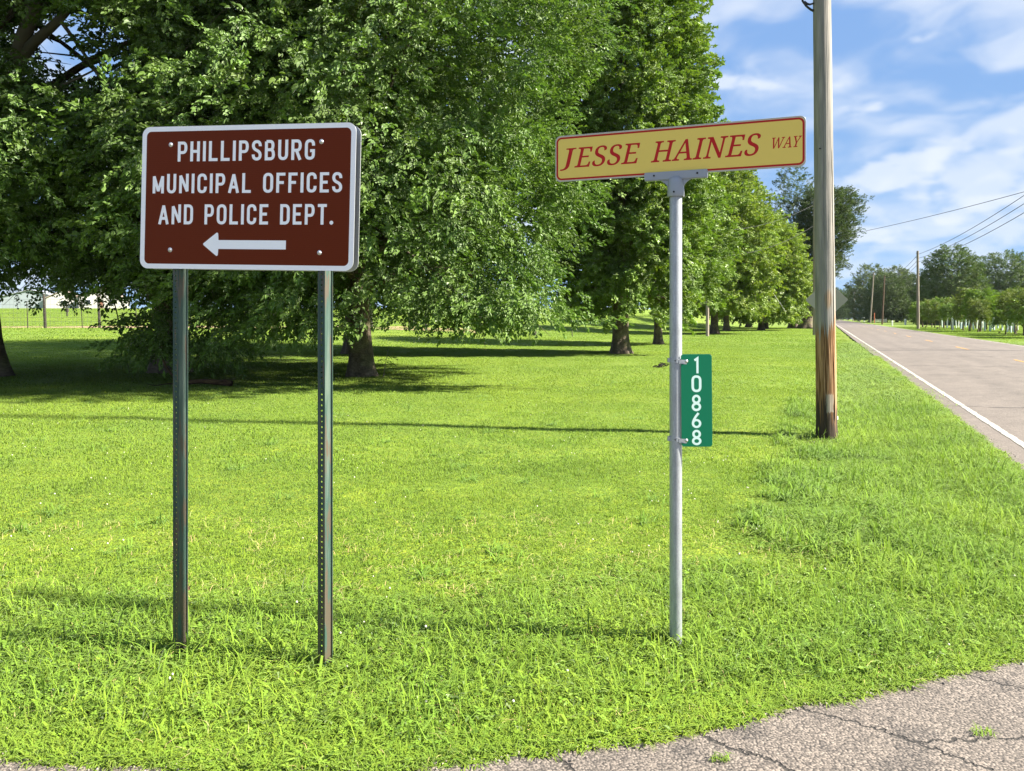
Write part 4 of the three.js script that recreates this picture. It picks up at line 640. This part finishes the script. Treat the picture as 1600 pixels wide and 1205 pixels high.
// ------------------------------------------------------------------ behind the trees: wire fence, field, house
{
  const dark = std({ color: rgb(0.045, 0.038, 0.03), roughness: 0.9 }), steel = std({ color: rgb(0.16, 0.16, 0.15), metalness: 0.5, roughness: 0.6 });
  const Z = 60, f = thing('wire_fence', P(-40, Z, 0), 'tall wire mesh fence on dark wooden posts between lawn and field', 'fence'), xs = [];
  for (let x = -64.4; x < 4; x += 4.42) xs.push(x);
  xs.forEach((x, k) => { mesh('post', tube([new THREE.Vector3(x + 40, ground(x, Z) - 0.3, 0), new THREE.Vector3(x + 40 - 0.14, ground(x, Z) + 2.75, 0)], 0.11, 0.095, 10), dark, f); mesh('stake', tube([new THREE.Vector3(x + 43.0, ground(x, Z) - 0.2, 0), new THREE.Vector3(x + 42.9, ground(x, Z) + 2.2, 0)], 0.035, 0.03, 6), dark, f); });
  for (const y of [0.2, 0.55, 0.9, 1.25, 1.6, 1.95, 2.35]) { const pts = []; for (let x = -64.4; x <= 2.2; x += 1.9) pts.push(new THREE.Vector3(x + 40, ground(x, Z) + y + 0.02 * n2(x, y), 0.12)); mesh('wire', tube(pts, 0.008, 0.008, 4), steel, f); }
  const ver = []; for (let x = -50; x < -15; x += 0.3) ver.push(box(0.008, 2.2, 0.008, x + 40, ground(x, Z) + 1.25, 0.12)); const vm = mesh('mesh_wires', mergeGeometries(ver), steel, f); vm.userData.kind = 'stuff';

  const hx = -98, hZ = 178, hy = ground(hx, hZ), h = thing('house', P(hx, hZ, hy), 'white single-storey house with pale gabled roof beyond the field', 'house', undefined, 0.35);
  const wall = std({ color: rgb(0.42, 0.41, 0.39), roughness: 0.8 }), roof = std({ color: rgb(0.30, 0.24, 0.20), roughness: 0.9 }), glass = std({ color: rgb(0.03, 0.035, 0.04), roughness: 0.1, metalness: 0.1 }), trim = std({ color: rgb(0.8, 0.8, 0.78) });
  const gable = (w, d, hh, rise, x, z, nameW) => {
    const sh = new THREE.Shape([[-w / 2, 0], [w / 2, 0], [w / 2, hh], [0, hh + rise], [-w / 2, hh]].map(([a, b]) => new THREE.Vector2(a, b))), g = new THREE.ExtrudeGeometry(sh, { depth: d, bevelEnabled: false }); g.translate(x, -0.2, z - d / 2); mesh(nameW, g, wall, h);
    const ang = Math.atan2(rise, w / 2), L = Math.hypot(rise, w / 2) + 0.4; for (const s of [-1, 1]) { const r = box(L, 0.14, d + 0.8); r.translate(L / 2 - 0.02, 0.09, 0); r.rotateZ(-ang); if (s < 0) r.rotateY(Math.PI); r.translate(x, hh + rise - 0.2, z); mesh('roof', r, roof, h); }
  };
  gable(9, 12, 3.0, 2.2, 0, 0, 'wall'); gable(7, 8, 2.8, 1.8, -8.2, -1, 'wall');
  for (const wx of [-2.6, 2.4]) { const wn = mesh('window', box(1.3, 1.3, 0.1, wx, 1.6, 6.04), trim, h); mesh('pane', box(1.1, 1.1, 0.04, wx, 1.6, 6.1), glass, wn); }
  { const wn = mesh('window', box(1.2, 1.2, 0.1, -8.2, 1.5, 3.04), trim, h); mesh('pane', box(1.0, 1.0, 0.04, -8.2, 1.5, 3.1), glass, wn); } const dr = mesh('door', box(1, 2.1, 0.08, 0, 0.9, 6.03), std({ color: rgb(0.2, 0.08, 0.05) }), h); mesh('handle', box(0.06, 0.06, 0.06, 0.38, 0.95, 6.1), boltMat, dr);
  const b2 = thing('shed', P(-113, 176, ground(-113, 176)), 'long grey-blue shed beside the white house', 'shed', undefined, 0.2); const sw = new THREE.ExtrudeGeometry(new THREE.Shape([[-6, 0], [6, 0], [6, 3], [0, 4.6], [-6, 3]].map(([a, b]) => new THREE.Vector2(a, b))), { depth: 9, bevelEnabled: false }); sw.translate(0, -0.2, -4.5); mesh('wall', sw, std({ color: rgb(0.3, 0.34, 0.37) }), b2);
  for (const s of [-1, 1]) { const r = box(6.6, 0.12, 9.6); r.translate(3.25, 0.08, 0); r.rotateZ(-Math.atan2(1.6, 6)); if (s < 0) r.rotateY(Math.PI); r.translate(0, 4.42, 0); mesh('roof', r, std({ color: rgb(0.42, 0.44, 0.45), metalness: 0.4, roughness: 0.5 }), b2); }
  const fp = thing('field_post', P(-60.2, 100, ground(-60.2, 100)), 'lone black post with a small box on top, standing in the field', 'post'); mesh('post', box(0.14, 1.3, 0.14, 0, 0.6, 0), dark, fp); mesh('box_top', box(0.3, 0.45, 0.25, 0, 0.85, 0), dark, fp);
}

// bare limbs and fallen wood round the dark tree
{
  const V = (x, Z, y) => P(x, Z, y), b = [];
  const curve = (pts, r0, r1) => tube(new THREE.CatmullRomCurve3(pts.map(([x, Z, y]) => V(x, Z, y))).getPoints(18), r0, r1, 9, 1.6);
  const q = t1.position, loc = (g) => { g.translate(-q.x, -q.y, -q.z); return g; };
  b.push(loc(curve([[-14.6, 20.4, 4.6], [-13.6, 19.4, 6.2], [-12.6, 18.6, 7.6], [-12.0, 18.2, 8.6], [-11.55, 18, 9.5], [-11.2, 17.9, 11.5]], 0.26, 0.12)), loc(curve([[-12.4, 18.5, 7.9], [-11.8, 18.2, 8.35], [-11.1, 18, 8.8], [-10.7, 18, 9.3], [-10.4, 17.9, 10.2]], 0.15, 0.06)), loc(curve([[-13.4, 19.3, 6.4], [-13.3, 18.6, 7.8], [-13.0, 18.1, 9.2], [-12.4, 17.9, 10.6]], 0.16, 0.07)));
  b.push(loc(curve([[-11.0, 18, 8.85], [-10.4, 17.8, 8.1], [-9.9, 17.7, 7.4], [-9.6, 17.6, 6.9]], 0.05, 0.02)), loc(curve([[-9.95, 17.7, 7.5], [-9.7, 17.7, 7.9], [-9.5, 17.6, 8.3]], 0.018, 0.006)), loc(curve([[-12.6, 18.4, 6.9], [-11.4, 18, 7.1], [-10.2, 17.8, 7.5], [-9.6, 17.7, 7.8]], 0.045, 0.012)), loc(curve([[-10.7, 18, 9.2], [-10.1, 17.9, 9.35], [-9.4, 17.8, 9.2]], 0.04, 0.014)));
  const m = mesh('bare_limbs', mergeGeometries(b), deadBark, t1); m.userData.label = 'bare grey forked limbs without leaves';
  const fb = thing('fallen_branch', P(-7.3, 17.6, ground(-7.3, 17.6)), 'broken brown branch lying on the grass in the tree shade', 'branch'), lc = (pts, r0, r1) => tube(new THREE.CatmullRomCurve3(pts.map((p) => new THREE.Vector3(...p))).getPoints(12), r0, r1, 8, 1.2);
  mesh('log', lc([[-0.55, 0.09, 0.05], [-0.1, 0.13, 0], [0.3, 0.10, -0.05], [0.62, 0.08, 0]], 0.05, 0.075), rottenBark, fb);
  mesh('twigs', mergeGeometries([lc([[-0.6, 0.1, 0.05], [-0.95, 0.42, -0.1], [-1.15, 0.75, -0.2], [-1.22, 1.0, -0.25]], 0.03, 0.012), lc([[-0.62, 0.06, 0.02], [-0.85, 0.08, 0.12], [-1.1, 0.05, 0.2], [-1.3, 0.09, 0.22]], 0.016, 0.006), lc([[0.3, 0.1, 0], [0.5, 0.18, 0.15], [0.8, 0.2, 0.2]], 0.015, 0.006)]), rottenBark, fb);
}
{ // seedling by the trunk, dark leaf sprig on the lawn, dry leaf in the verge
  const s = thing('sapling', P(-3.55, 20.4, ground(-3.55, 20.4)), 'thin leafy seedling growing beside the flared trunk', 'sapling'); mesh('stem', tube([new THREE.Vector3(0, 0, 0), new THREE.Vector3(0.06, 0.4, 0), new THREE.Vector3(0.16, 0.85, 0)], 0.012, 0.004, 5), deadBark, s);
  const R = makeRng(9), lv = []; for (let k = 0; k < 12; k++) { const g = SPRAY.oval[k % 3].clone(); g.scale(0.5, 0.5, 0.5); g.rotateY(R() * 6.28); g.rotateX((R() - 0.5) * 0.8); const t = 0.25 + 0.75 * k / 12; g.translate(0.16 * t, 0.85 * t, 0); lv.push(g); } mesh('leaves', mergeGeometries(lv), M_OAK, s);
  const d = thing('leaf_sprig', P(5.0, 24.3, ground(5.0, 24.3) + 0.02), 'dark withered leafy sprig lying on the open lawn', 'leaves'), lg = []; for (let k = 0; k < 7; k++) { const g = SPRAY.oval[k % 3].clone(); g.scale(0.7, 0.7, 0.7); g.rotateY(R() * 6.28); g.translate((R() - 0.5) * 0.35, 0.05 + R() * 0.08, (R() - 0.5) * 0.2); lg.push(g); } mesh('leaves', mergeGeometries(lg), std({ color: rgb(0.02, 0.016, 0.012), side: THREE.DoubleSide }), d);
}
// ------------------------------------------------------------------ grass
// collects blades and small leaves; every face is wound so that its upper side is its front
class Sward {
  constructor(seed) { this.R = makeRng(seed); this.pos = []; this.col = []; this.nor = []; this.idx = []; }
  tone(k) { const R = this.R, c = this.contrast ?? 0.44, v = 1 - c / 2 + c * R(), y = R() * k; return [v * (1 + 0.45 * y), v * (1 + 0.06 * y), v * (1 - 0.3 * y)]; }
  vert(p, n, c) { this.pos.push(...p); this.nor.push(...n); this.col.push(...c); return this.pos.length / 3 - 1; }
  blade(bx, bz, h, w, lean, segs, yellow = 0.5) {
    const R = this.R, da = R() * 6.283, le = lean * (0.45 + 0.9 * R()), dx = Math.cos(da), dz = Math.sin(da), tw = (R() - 0.5) * 1.1, sx = -Math.sin(da + tw), sz = Math.cos(da + tw), c = this.tone(yellow), rows = [];
    for (let s = 0; s <= segs; s++) {
      const t = s / segs, bendA = le * (0.35 * t + 0.75 * t * t), y = h * t * Math.cos(Math.min(1.35, bendA * 0.62)), o = h * t * Math.sin(Math.min(1.35, bendA * 0.62)), half = s === segs ? 0 : w * 0.5 * (1 - 0.4 * t), pitch = Math.min(1.4, le * (0.35 + 1.1 * t));
      let nx = -dx * Math.cos(pitch), ny = Math.sin(pitch) + 0.7, nz = -dz * Math.cos(pitch); const l = Math.hypot(nx, ny, nz); nx /= l; ny /= l; nz /= l;
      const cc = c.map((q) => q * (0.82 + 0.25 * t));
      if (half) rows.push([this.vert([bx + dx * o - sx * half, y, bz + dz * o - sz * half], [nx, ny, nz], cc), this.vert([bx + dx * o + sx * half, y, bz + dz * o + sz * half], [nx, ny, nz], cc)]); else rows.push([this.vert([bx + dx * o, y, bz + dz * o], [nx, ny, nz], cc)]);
    }
    for (let s = 0; s < segs; s++) { const [a, b] = rows[s], [p, q] = rows[s + 1]; if (q !== undefined) this.face(a, b, p), this.face(b, q, p); else this.face(a, b, p); }
  }
  face(a, b, c) { const P3 = this.pos, ux = P3[b * 3] - P3[a * 3], uz = P3[b * 3 + 2] - P3[a * 3 + 2], vx = P3[c * 3] - P3[a * 3], vz = P3[c * 3 + 2] - P3[a * 3 + 2]; if (uz * vx - ux * vz >= 0) this.idx.push(a, b, c); else this.idx.push(a, c, b); }
  clover(cx, cz, h, leaf) {
    const R = this.R, y = h * (0.5 + 0.6 * R()), t1 = (R() - 0.5) * 0.8, t2 = (R() - 0.5) * 0.8, rot = R() * 6.283, c = this.tone(0.3).map((q) => q * 0.92), l = Math.hypot(t1, 1, t2), n = [-t1 / l, 1 / l, -t2 / l];
    for (let m = 0; m < 3; m++) {
      const th = rot + m * 2.094, L = leaf * (0.75 + 0.4 * R()), w = L * 0.42, dx = Math.cos(th), dz = Math.sin(th), put = (u, v) => { const X = dx * u - dz * v, ZZ = dz * u + dx * v; return this.vert([cx + X, y + X * t1 + ZZ * t2, cz + ZZ], n, c); };
      const a = put(0, 0), b = put(L * 0.6, w), d = put(L, w * 0.3), e = put(L, -w * 0.3), f = put(L * 0.6, -w); this.face(a, b, d); this.face(a, d, e); this.face(a, e, f);
    }
  }
  leafBlade(bx, bz, L, w) {                                          // broad leaf lying outward
    const R = this.R, a = R() * 6.283, dx = Math.cos(a), dz = Math.sin(a), y0 = 0.01 + 0.02 * R(), rise = L * (0.15 + 0.5 * R()), c = this.tone(0.35), n = [-dx * 0.35, 0.93, -dz * 0.35], put = (t, v) => this.vert([bx + dx * L * t - dz * v, y0 + rise * Math.sin(t * 2.2), bz + dz * L * t + dx * v], n, c);
    const A = put(0, 0), B = put(0.4, w / 2), C = put(0.4, -w / 2), D = put(0.78, w * 0.4), E = put(0.78, -w * 0.4), F = put(1, 0); this.face(A, B, C); this.face(B, D, C); this.face(D, E, C); this.face(D, F, E);
  }
  build() { const g = new THREE.BufferGeometry(); g.setAttribute('position', new THREE.Float32BufferAttribute(this.pos, 3)); g.setAttribute('normal', new THREE.Float32BufferAttribute(this.nor, 3)); g.setAttribute('color', new THREE.Float32BufferAttribute(this.col, 3)); g.setIndex(this.idx); return g; }
}
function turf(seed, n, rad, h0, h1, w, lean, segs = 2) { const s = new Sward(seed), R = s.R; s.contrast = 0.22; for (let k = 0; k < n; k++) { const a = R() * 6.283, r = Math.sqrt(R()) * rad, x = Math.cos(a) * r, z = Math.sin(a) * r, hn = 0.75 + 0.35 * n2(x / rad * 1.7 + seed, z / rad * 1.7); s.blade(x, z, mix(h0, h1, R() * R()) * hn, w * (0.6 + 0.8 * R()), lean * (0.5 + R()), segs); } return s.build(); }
function roughTurf(seed, rad, blades, clovers, broad) {
  const s = new Sward(seed), R = s.R; s.contrast = 0.6; const spot = () => { const a = R() * 6.283, r = Math.sqrt(R()) * rad; return [Math.cos(a) * r, Math.sin(a) * r]; };
  for (let k = 0; k < blades; k++) { const [x, z] = spot(), cl = 0.7 + 0.5 * n2(x * 9 + seed, z * 9); s.blade(x, z, mix(0.05, 0.19, R() * R()) * Math.max(0.4, cl), 0.0028 + 0.0035 * R(), 0.8 + 1.5 * R(), 3); }
  for (let k = 0; k < clovers; k++) { const [x, z] = spot(); s.clover(x, z, 0.055, 0.008 + 0.009 * R()); }
  for (let k = 0; k < broad; k++) { const [x, z] = spot(); for (let m = 0; m < 4; m++) s.leafBlade(x + (R() - 0.5) * 0.02, z + (R() - 0.5) * 0.02, 0.03 + 0.04 * R(), 0.007 + 0.006 * R()); }
  return s.build();
}
const grassMat = (r, g, b, coat) => new THREE.MeshPhysicalMaterial({ color: rgb(r, g, b), vertexColors: true, roughness: 1, transmission: 0.36, thickness: 0, side: THREE.DoubleSide, specularIntensity: 0.3, clearcoat: coat, clearcoatRoughness: 0.45 });
const GM = grassMat(0.178, 0.305, 0.024, 0), GV = grassMat(0.175, 0.31, 0.03, 0.08);
const clear = (x, Z, m) => { const d = offRoad(x, Z); return (x > 3.6 || Z > driveEdge(x) + m) && (d < -0.4 - m * 1.05 || d > 9.0 + m) && !(x > 3.6 && Z < 5.4 - (x - 3.6)); };
const rough = (x, Z) => { const d = offRoad(x, Z); return clamp(Math.max(smooth(2.1, 1.1, Z - driveEdge(x) + 0.35 * n2(x * 1.2, Z)), d < 0 ? smooth(-3.0, -1.5, d + 0.4 * n2(x, Z * 0.6)) : 0)); };
function tint(x, Z, R, dry = 0) { const a = fbm2(x * 0.45, Z * 0.45, 3), b = fbm2(x * 0.09 + 20, Z * 0.09, 3), v = 0.95 + 0.08 * (R() - 0.5) + 0.16 * a + 0.1 * b, y = clamp(0.02 + 0.36 * a + 0.3 * b + 0.15 * (R() - 0.5) + dry, -0.35, 0.7); return new THREE.Color(v * (1 + 0.3 * y), v * (1 + 0.04 * y), v * (1 - 0.2 * y)); }
function scatter(name, label, geos, mat, list) {
  geos.forEach((g, k) => {
    const part = list.filter((_, i) => i % geos.length === k), im = shadowed(new THREE.InstancedMesh(g, mat, part.length)); im.name = numbered(name); im.userData.kind = 'stuff'; im.userData.label = label;
    part.forEach(([x, y, Z, s, sy, rot, c, tx, tz], i) => { dummy.position.set(x, y, -Z); dummy.rotation.set(tx || 0, rot, tz || 0); dummy.scale.set(s, sy, s); dummy.updateMatrix(); im.setMatrixAt(i, dummy.matrix); im.setColorAt(i, c); });
    scene.add(im);
  });
}
// patches on a jittered grid over the ground in view, a little wider than the picture
function lay(seed, Z0, Z1, step, m, fn) {
  const R = makeRng(seed), out = [];
  for (let Z = Z0; Z < Z1; Z += step * 0.87) { const half = 0.74 * Z + 1; for (let x0 = -half; x0 < half; x0 += step) { const x = x0 + (R() - 0.5) * step, z = Z + (R() - 0.5) * step * 0.8; if (!clear(x, z, m)) continue; const r = fn(x, z, R); if (r) out.push(r); } }
  for (let i = out.length - 1; i > 0; i--) { const j = Math.floor(R() * (i + 1)); [out[i], out[j]] = [out[j], out[i]]; }
  return out;
}
const up = (x, Z) => ground(x, Z) - 0.006, lawnAt = (x, Z, R, dry) => [x, up(x, Z), Z, 0.9 + 0.25 * R(), 0.8 + 0.45 * R() + 0.3 * fbm2(x * 0.5, Z * 0.5, 2), R() * 6.28, tint(x, Z, R, dry)];
const LAWN = 'short mown lawn grass';
scatter('lawn_grass', LAWN, [1, 2, 3].map((k) => turf(k, 560, 0.3, 0.022, 0.062, 0.0046, 1.5)), GM, lay(21, 2.9, 8.3, 0.235, 0.27, (x, Z, R) => (rough(x, Z) > 0.6 + 0.4 * R() ? null : lawnAt(x, Z, R))));
scatter('lawn_grass', LAWN, [4, 5, 6].map((k) => turf(k, 620, 0.5, 0.025, 0.07, 0.0068, 1.5)), GM, lay(22, 8, 17.3, 0.38, 0.45, (x, Z, R) => lawnAt(x, Z, R)));
scatter('lawn_grass', LAWN, [7, 8, 9].map((k) => turf(k, 720, 1.0, 0.03, 0.08, 0.013, 1.5)), GM, lay(23, 17, 43, 0.78, 0.8, (x, Z, R) => lawnAt(x, Z, R)));
scatter('lawn_grass', LAWN, [10, 11].map((k) => turf(k, 760, 2.4, 0.04, 0.1, 0.036, 1.4)), GM, lay(24, 42, 135, 2.0, 1.9, (x, Z, R) => lawnAt(x, Z, R)));
// unmown verge along the driveway and the road
scatter('verge_grass', 'long rough grass and clover of the verge', [[31, 160, 30, 3], [32, 140, 50, 2], [33, 170, 10, 6], [34, 130, 70, 3], [35, 190, 4, 4]].map(([s, b, c, l]) => roughTurf(s, 0.2, b, c, l)), GV, lay(41, 2.6, 14, 0.125, 0.17, (x, Z, R) => { const r = rough(x, Z); if (R() > r) return null; return [x, up(x, Z), Z, 0.9 + 0.3 * R(), mix(0.6, 1.22, r) * mix(0.5, 1, smooth(0.08, 0.4, Math.min(Math.hypot(x + 1.625, Z - 3.45), Math.hypot(x + 0.88, Z - 3.33)))) * (0.6 + 0.45 * R() + 0.45 * Math.max(0, fbm2(x * 1.4, Z * 1.4, 2))), R() * 6.28, tint(x, Z, R, 0.04 + 0.35 * fbm2(x * 2.6 + 60, Z * 2.6, 2)), (R() - 0.5) * 0.12, (R() - 0.5) * 0.12]; }));
scatter('verge_grass', 'long rough grass and clover of the verge', [36, 37].map((s) => roughTurf(s, 0.2, 130, 12, 3)), GV, lay(42, 13.4, 48, 0.3, 0.12, (x, Z, R) => { const r = offRoad(x, Z) < 0 ? rough(x, Z) : 0.7 * smooth(16, 10, offRoad(x, Z)); if (R() > r) return null; return [x, up(x, Z), Z, 2 + 0.6 * R(), 0.8 + 0.5 * R(), R() * 6.28, tint(x, Z, R, 0.04)]; }));
{ // fringe along the pavement edges
  const R = makeRng(88), list = [];
  for (let k = 0; k < 9000; k++) { const x = mix(-3.2, 3.6, R()), Z = driveEdge(x) + 0.035 * fbm2(x * 2.5, 1, 4) - 0.015 + 0.24 * Math.pow(R(), 1.25); list.push([x, up(x, Z), Z, 0.7 + 0.5 * R(), 0.45 + 0.5 * R(), R() * 6.28, tint(x, Z, R, 0.1), (R() - 0.5) * 0.4, (R() - 0.5) * 0.4]); }
  for (let k = 0; k < 9000; k++) { const Z = mix(5.2, 30, Math.pow(R(), 1.8)), x = roadX(Z) - 0.40 + 0.1 * fbm2(Z * 1.3, 3, 3) - 0.34 * R(); list.push([x, up(x, Z), Z, 0.8 + 0.05 * Z + 0.5 * R(), 0.6 + 0.6 * R() + 0.02 * Z, R() * 6.28, tint(x, Z, R, 0.1), (R() - 0.5) * 0.4, (R() - 0.5) * 0.4]); }
  scatter('fringe_grass', 'short grass fringe along the pavement edges', [61, 62, 63].map((s) => { const w = new Sward(s); for (let k = 0; k < 9; k++) w.blade((w.R() - 0.5) * 0.05, (w.R() - 0.5) * 0.05, 0.03 + 0.05 * w.R(), 0.0035 + 0.004 * w.R(), 1 + 1.4 * w.R(), 3, 0.7); if (s === 62) for (let k = 0; k < 4; k++) w.clover((w.R() - 0.5) * 0.05, (w.R() - 0.5) * 0.05, 0.035, 0.012); return w.build(); }), GV, list);
}
{ // broad tall blades at the feet of the posts and here and there in the verge
  const mk = (s, n, h0, h1, w0) => { const q = new Sward(s); for (let k = 0; k < n; k++) q.blade((q.R() - 0.5) * 0.04, (q.R() - 0.5) * 0.04, mix(h0, h1, q.R()), w0 * (0.7 + 0.6 * q.R()), 0.9 + 1.2 * q.R(), 5, 0.35); return q.build(); }, R = makeRng(77), list = [];
  for (let k = 0; k < 3000; k++) { const Z = mix(2.8, 10, R()), x = (R() * 2 - 1) * (0.74 * Z + 0.5); if (!clear(x, Z, 0.12) || R() > rough(x, Z) || fbm2(x * 0.9 + 3, Z * 0.9, 2) < -0.1) continue; list.push([x, up(x, Z), Z, 0.55 + 0.4 * R(), 0.35 + 0.5 * R(), R() * 6.28, tint(x, Z, R)]); }
  for (let k = 0; k < 5200; k++) { const Z = mix(4.2, 15, Math.pow(R(), 0.8)), d = -0.55 - 2.6 * R(), x = roadX(Z) + d; if (!clear(x, Z, 0.06) || fbm2(x * 0.8 + 30, Z * 0.8, 2) < -0.12) continue; list.push([x, up(x, Z), Z, 0.7 + 0.6 * R(), 0.4 + 0.6 * R(), R() * 6.28, tint(x, Z, R, 0.3 * fbm2(x, Z, 2))]); }   // lush growth in the roadside swale
  for (let k = 0; k < 130; k++) { const Z = mix(4.5, 19, R()), x0 = (R() * 2 - 1) * 0.72 * Z; if (!clear(x0, Z, 0.4)) continue; const n = 3 + Math.floor(7 * R()), dk = -0.25 - 0.2 * R(); for (let m = 0; m < n; m++) { const x = x0 + (R() - 0.5) * 0.22, z = Z + (R() - 0.5) * 0.22; list.push([x, up(x, z), z, 0.5 + 0.5 * R(), 0.28 + 0.3 * R(), R() * 6.28, tint(x, z, R, dk)]); } }   // coarse tufts standing in the lawn
  for (const [px, pZ, n] of [[-1.625, 3.53, 22], [-0.88, 3.41, 28], [POST_X, POST_Z, 16], [4.39, 10.3, 40]]) for (let k = 0; k < n; k++) { const a = R() * 6.28, r = 0.05 + 0.16 * R() + (pZ > 9 ? 0.08 : 0), x = px + Math.cos(a) * r, Z = pZ + Math.sin(a) * r; list.push([x, up(x, Z), Z, 0.7 + 0.5 * R(), (Z < pZ ? 0.25 : 0.45) + 0.4 * R(), R() * 6.28, tint(x, Z, R, -0.05), (R() - 0.5) * 0.3, (R() - 0.5) * 0.3]); }
  scatter('tall_grass', 'broad tall grass blades around the sign posts', [mk(51, 8, 0.1, 0.24, 0.009), mk(52, 6, 0.12, 0.28, 0.012)], GV, list);
  const straw = std({ color: rgb(0.42, 0.35, 0.17), side: THREE.DoubleSide, roughness: 0.9 }), st = [];
  for (let k = 0; k < 900; k++) { const Z = mix(2.6, 6, R()), x = (R() * 2 - 1) * (0.74 * Z + 0.5); if (clear(x, Z, 0.02)) st.push([x, up(x, Z) + 0.015, Z, 0.8 + 0.5 * R(), 0.8, R() * 6.28, new THREE.Color(0.8 + 0.3 * R(), 0.8 + 0.3 * R(), 0.8)]); }
  scatter('dry_grass', 'dry straw-coloured blades lying in the grass', [(() => { const q = new Sward(66); for (let k = 0; k < 4; k++) q.blade((q.R() - 0.5) * 0.1, (q.R() - 0.5) * 0.1, 0.05 + 0.05 * q.R(), 0.003, 2.6, 3); return q.build(); })()], straw, st);
  const head = new THREE.IcosahedronGeometry(0.0058, 1), fl = []; head.translate(0, 0.06, 0);
  for (let k = 0; k < 500; k++) { const Z = mix(2.8, 14, R()), x = (R() * 2 - 1) * (0.74 * Z + 0.5); if (clear(x, Z, 0.1) && fbm2(x * 0.7 + 9, Z * 0.7, 2) > 0.08) fl.push([x, up(x, Z), Z, 0.7 + 0.5 * R(), 0.8 + 0.4 * R(), 0, new THREE.Color(1, 1, 1)]); }
  scatter('clover_flowers', 'small white clover heads in the grass', [head], std({ color: rgb(0.6, 0.58, 0.46) }), fl);
  for (const [x, Z, n, l] of [[0.75, 2.665, 16, 'small grass tuft sprouting from a driveway crack beside the verge'], [1.80, 2.83, 14, 'small grass tuft sprouting from the wide driveway crack']]) { const g = thing('grass_tuft', P(x, Z, 0.008), l, 'grass tuft'), q = new Sward(n + 70); for (let k = 0; k < 40; k++) q.blade((q.R() - 0.5) * 0.07, (q.R() - 0.5) * 0.04, 0.012 + 0.03 * q.R(), 0.004, 1.8, 2); mesh('blades', q.build(), GV, g); }
  const dl = thing('dry_leaf', P(-1.87, 4.2, ground(-1.87, 4.2) + 0.075), 'curled brown dry leaf caught in the grass', 'leaf'); const lg = new THREE.PlaneGeometry(0.09, 0.05, 8, 6); { const p = lg.attributes.position; for (let i = 0; i < p.count; i++) { const x = p.getX(i) / 0.045, y = p.getY(i) / 0.025, w = Math.sqrt(Math.max(0, 1 - x * x)); p.setY(i, p.getY(i) * w); p.setZ(i, 0.014 * x * x + 0.012 * y * y * w); } lg.rotateX(-1.2); lg.computeVertexNormals(); } mesh('blade', lg, std({ color: rgb(0.34, 0.17, 0.08), side: THREE.DoubleSide }), dl);
}

{ // grit along the pavement edges, and bare earth round the utility pole's foot
  const R = makeRng(515), g = new THREE.IcosahedronGeometry(0.0055, 0), list = [], sm = std({ color: rgb(0.25, 0.22, 0.19), roughness: 0.95 });
  for (let k = 0; k < 1500; k++) { const x = mix(-3.2, 3.6, R()), Z = driveEdge(x) - 0.12 * R() * R() + 0.03; list.push([x, 0.012, Z, 0.4 + 0.9 * R(), 0.3 + 0.6 * R(), R() * 6.28, new THREE.Color().setScalar(0.5 + 0.9 * R()), R() * 3, R() * 3]); }
  for (let k = 0; k < 1800; k++) { const Z = mix(5.5, 18, R()), x = roadX(Z) - 0.44 + 0.22 * R() * R(); list.push([x, 0.014, Z, 0.6 + 1.4 * R(), 0.5 + R(), R() * 6.28, new THREE.Color().setScalar(0.5 + 0.9 * R()), R() * 3, R() * 3]); }
  scatter('edge_grit', 'loose grit along the pavement edges', [g], sm, list);
  const pos = [], idx = [], S = 40; for (let r = 0; r <= 5; r++) for (let k = 0; k <= S; k++) { const a = k / S * 6.2832, q = r / 5, rad = 0.1 + q * (0.2 + 0.1 * n2(Math.cos(a) * 1.3, Math.sin(a) * 1.3)), x = 4.36 + Math.cos(a) * rad * 1.25 - 0.06 * q, Z = 10.27 - Math.sin(a) * rad; pos.push(x, ground(x, Z) + 0.035 * (1 - q) - 0.004 + 0.012 * n2(x * 20, Z * 20) * (1 - q), -Z); }
  for (let r = 0; r < 5; r++) for (let k = 0; k < S; k++) { const a = r * (S + 1) + k, b = a + S + 1; idx.push(a, b, a + 1, a + 1, b, b + 1); }
  structure('bare_soil', geoFrom(pos, idx), std({ color: rgb(0.13, 0.09, 0.055), roughness: 1 }));
}

renderer.render(scene, camera);
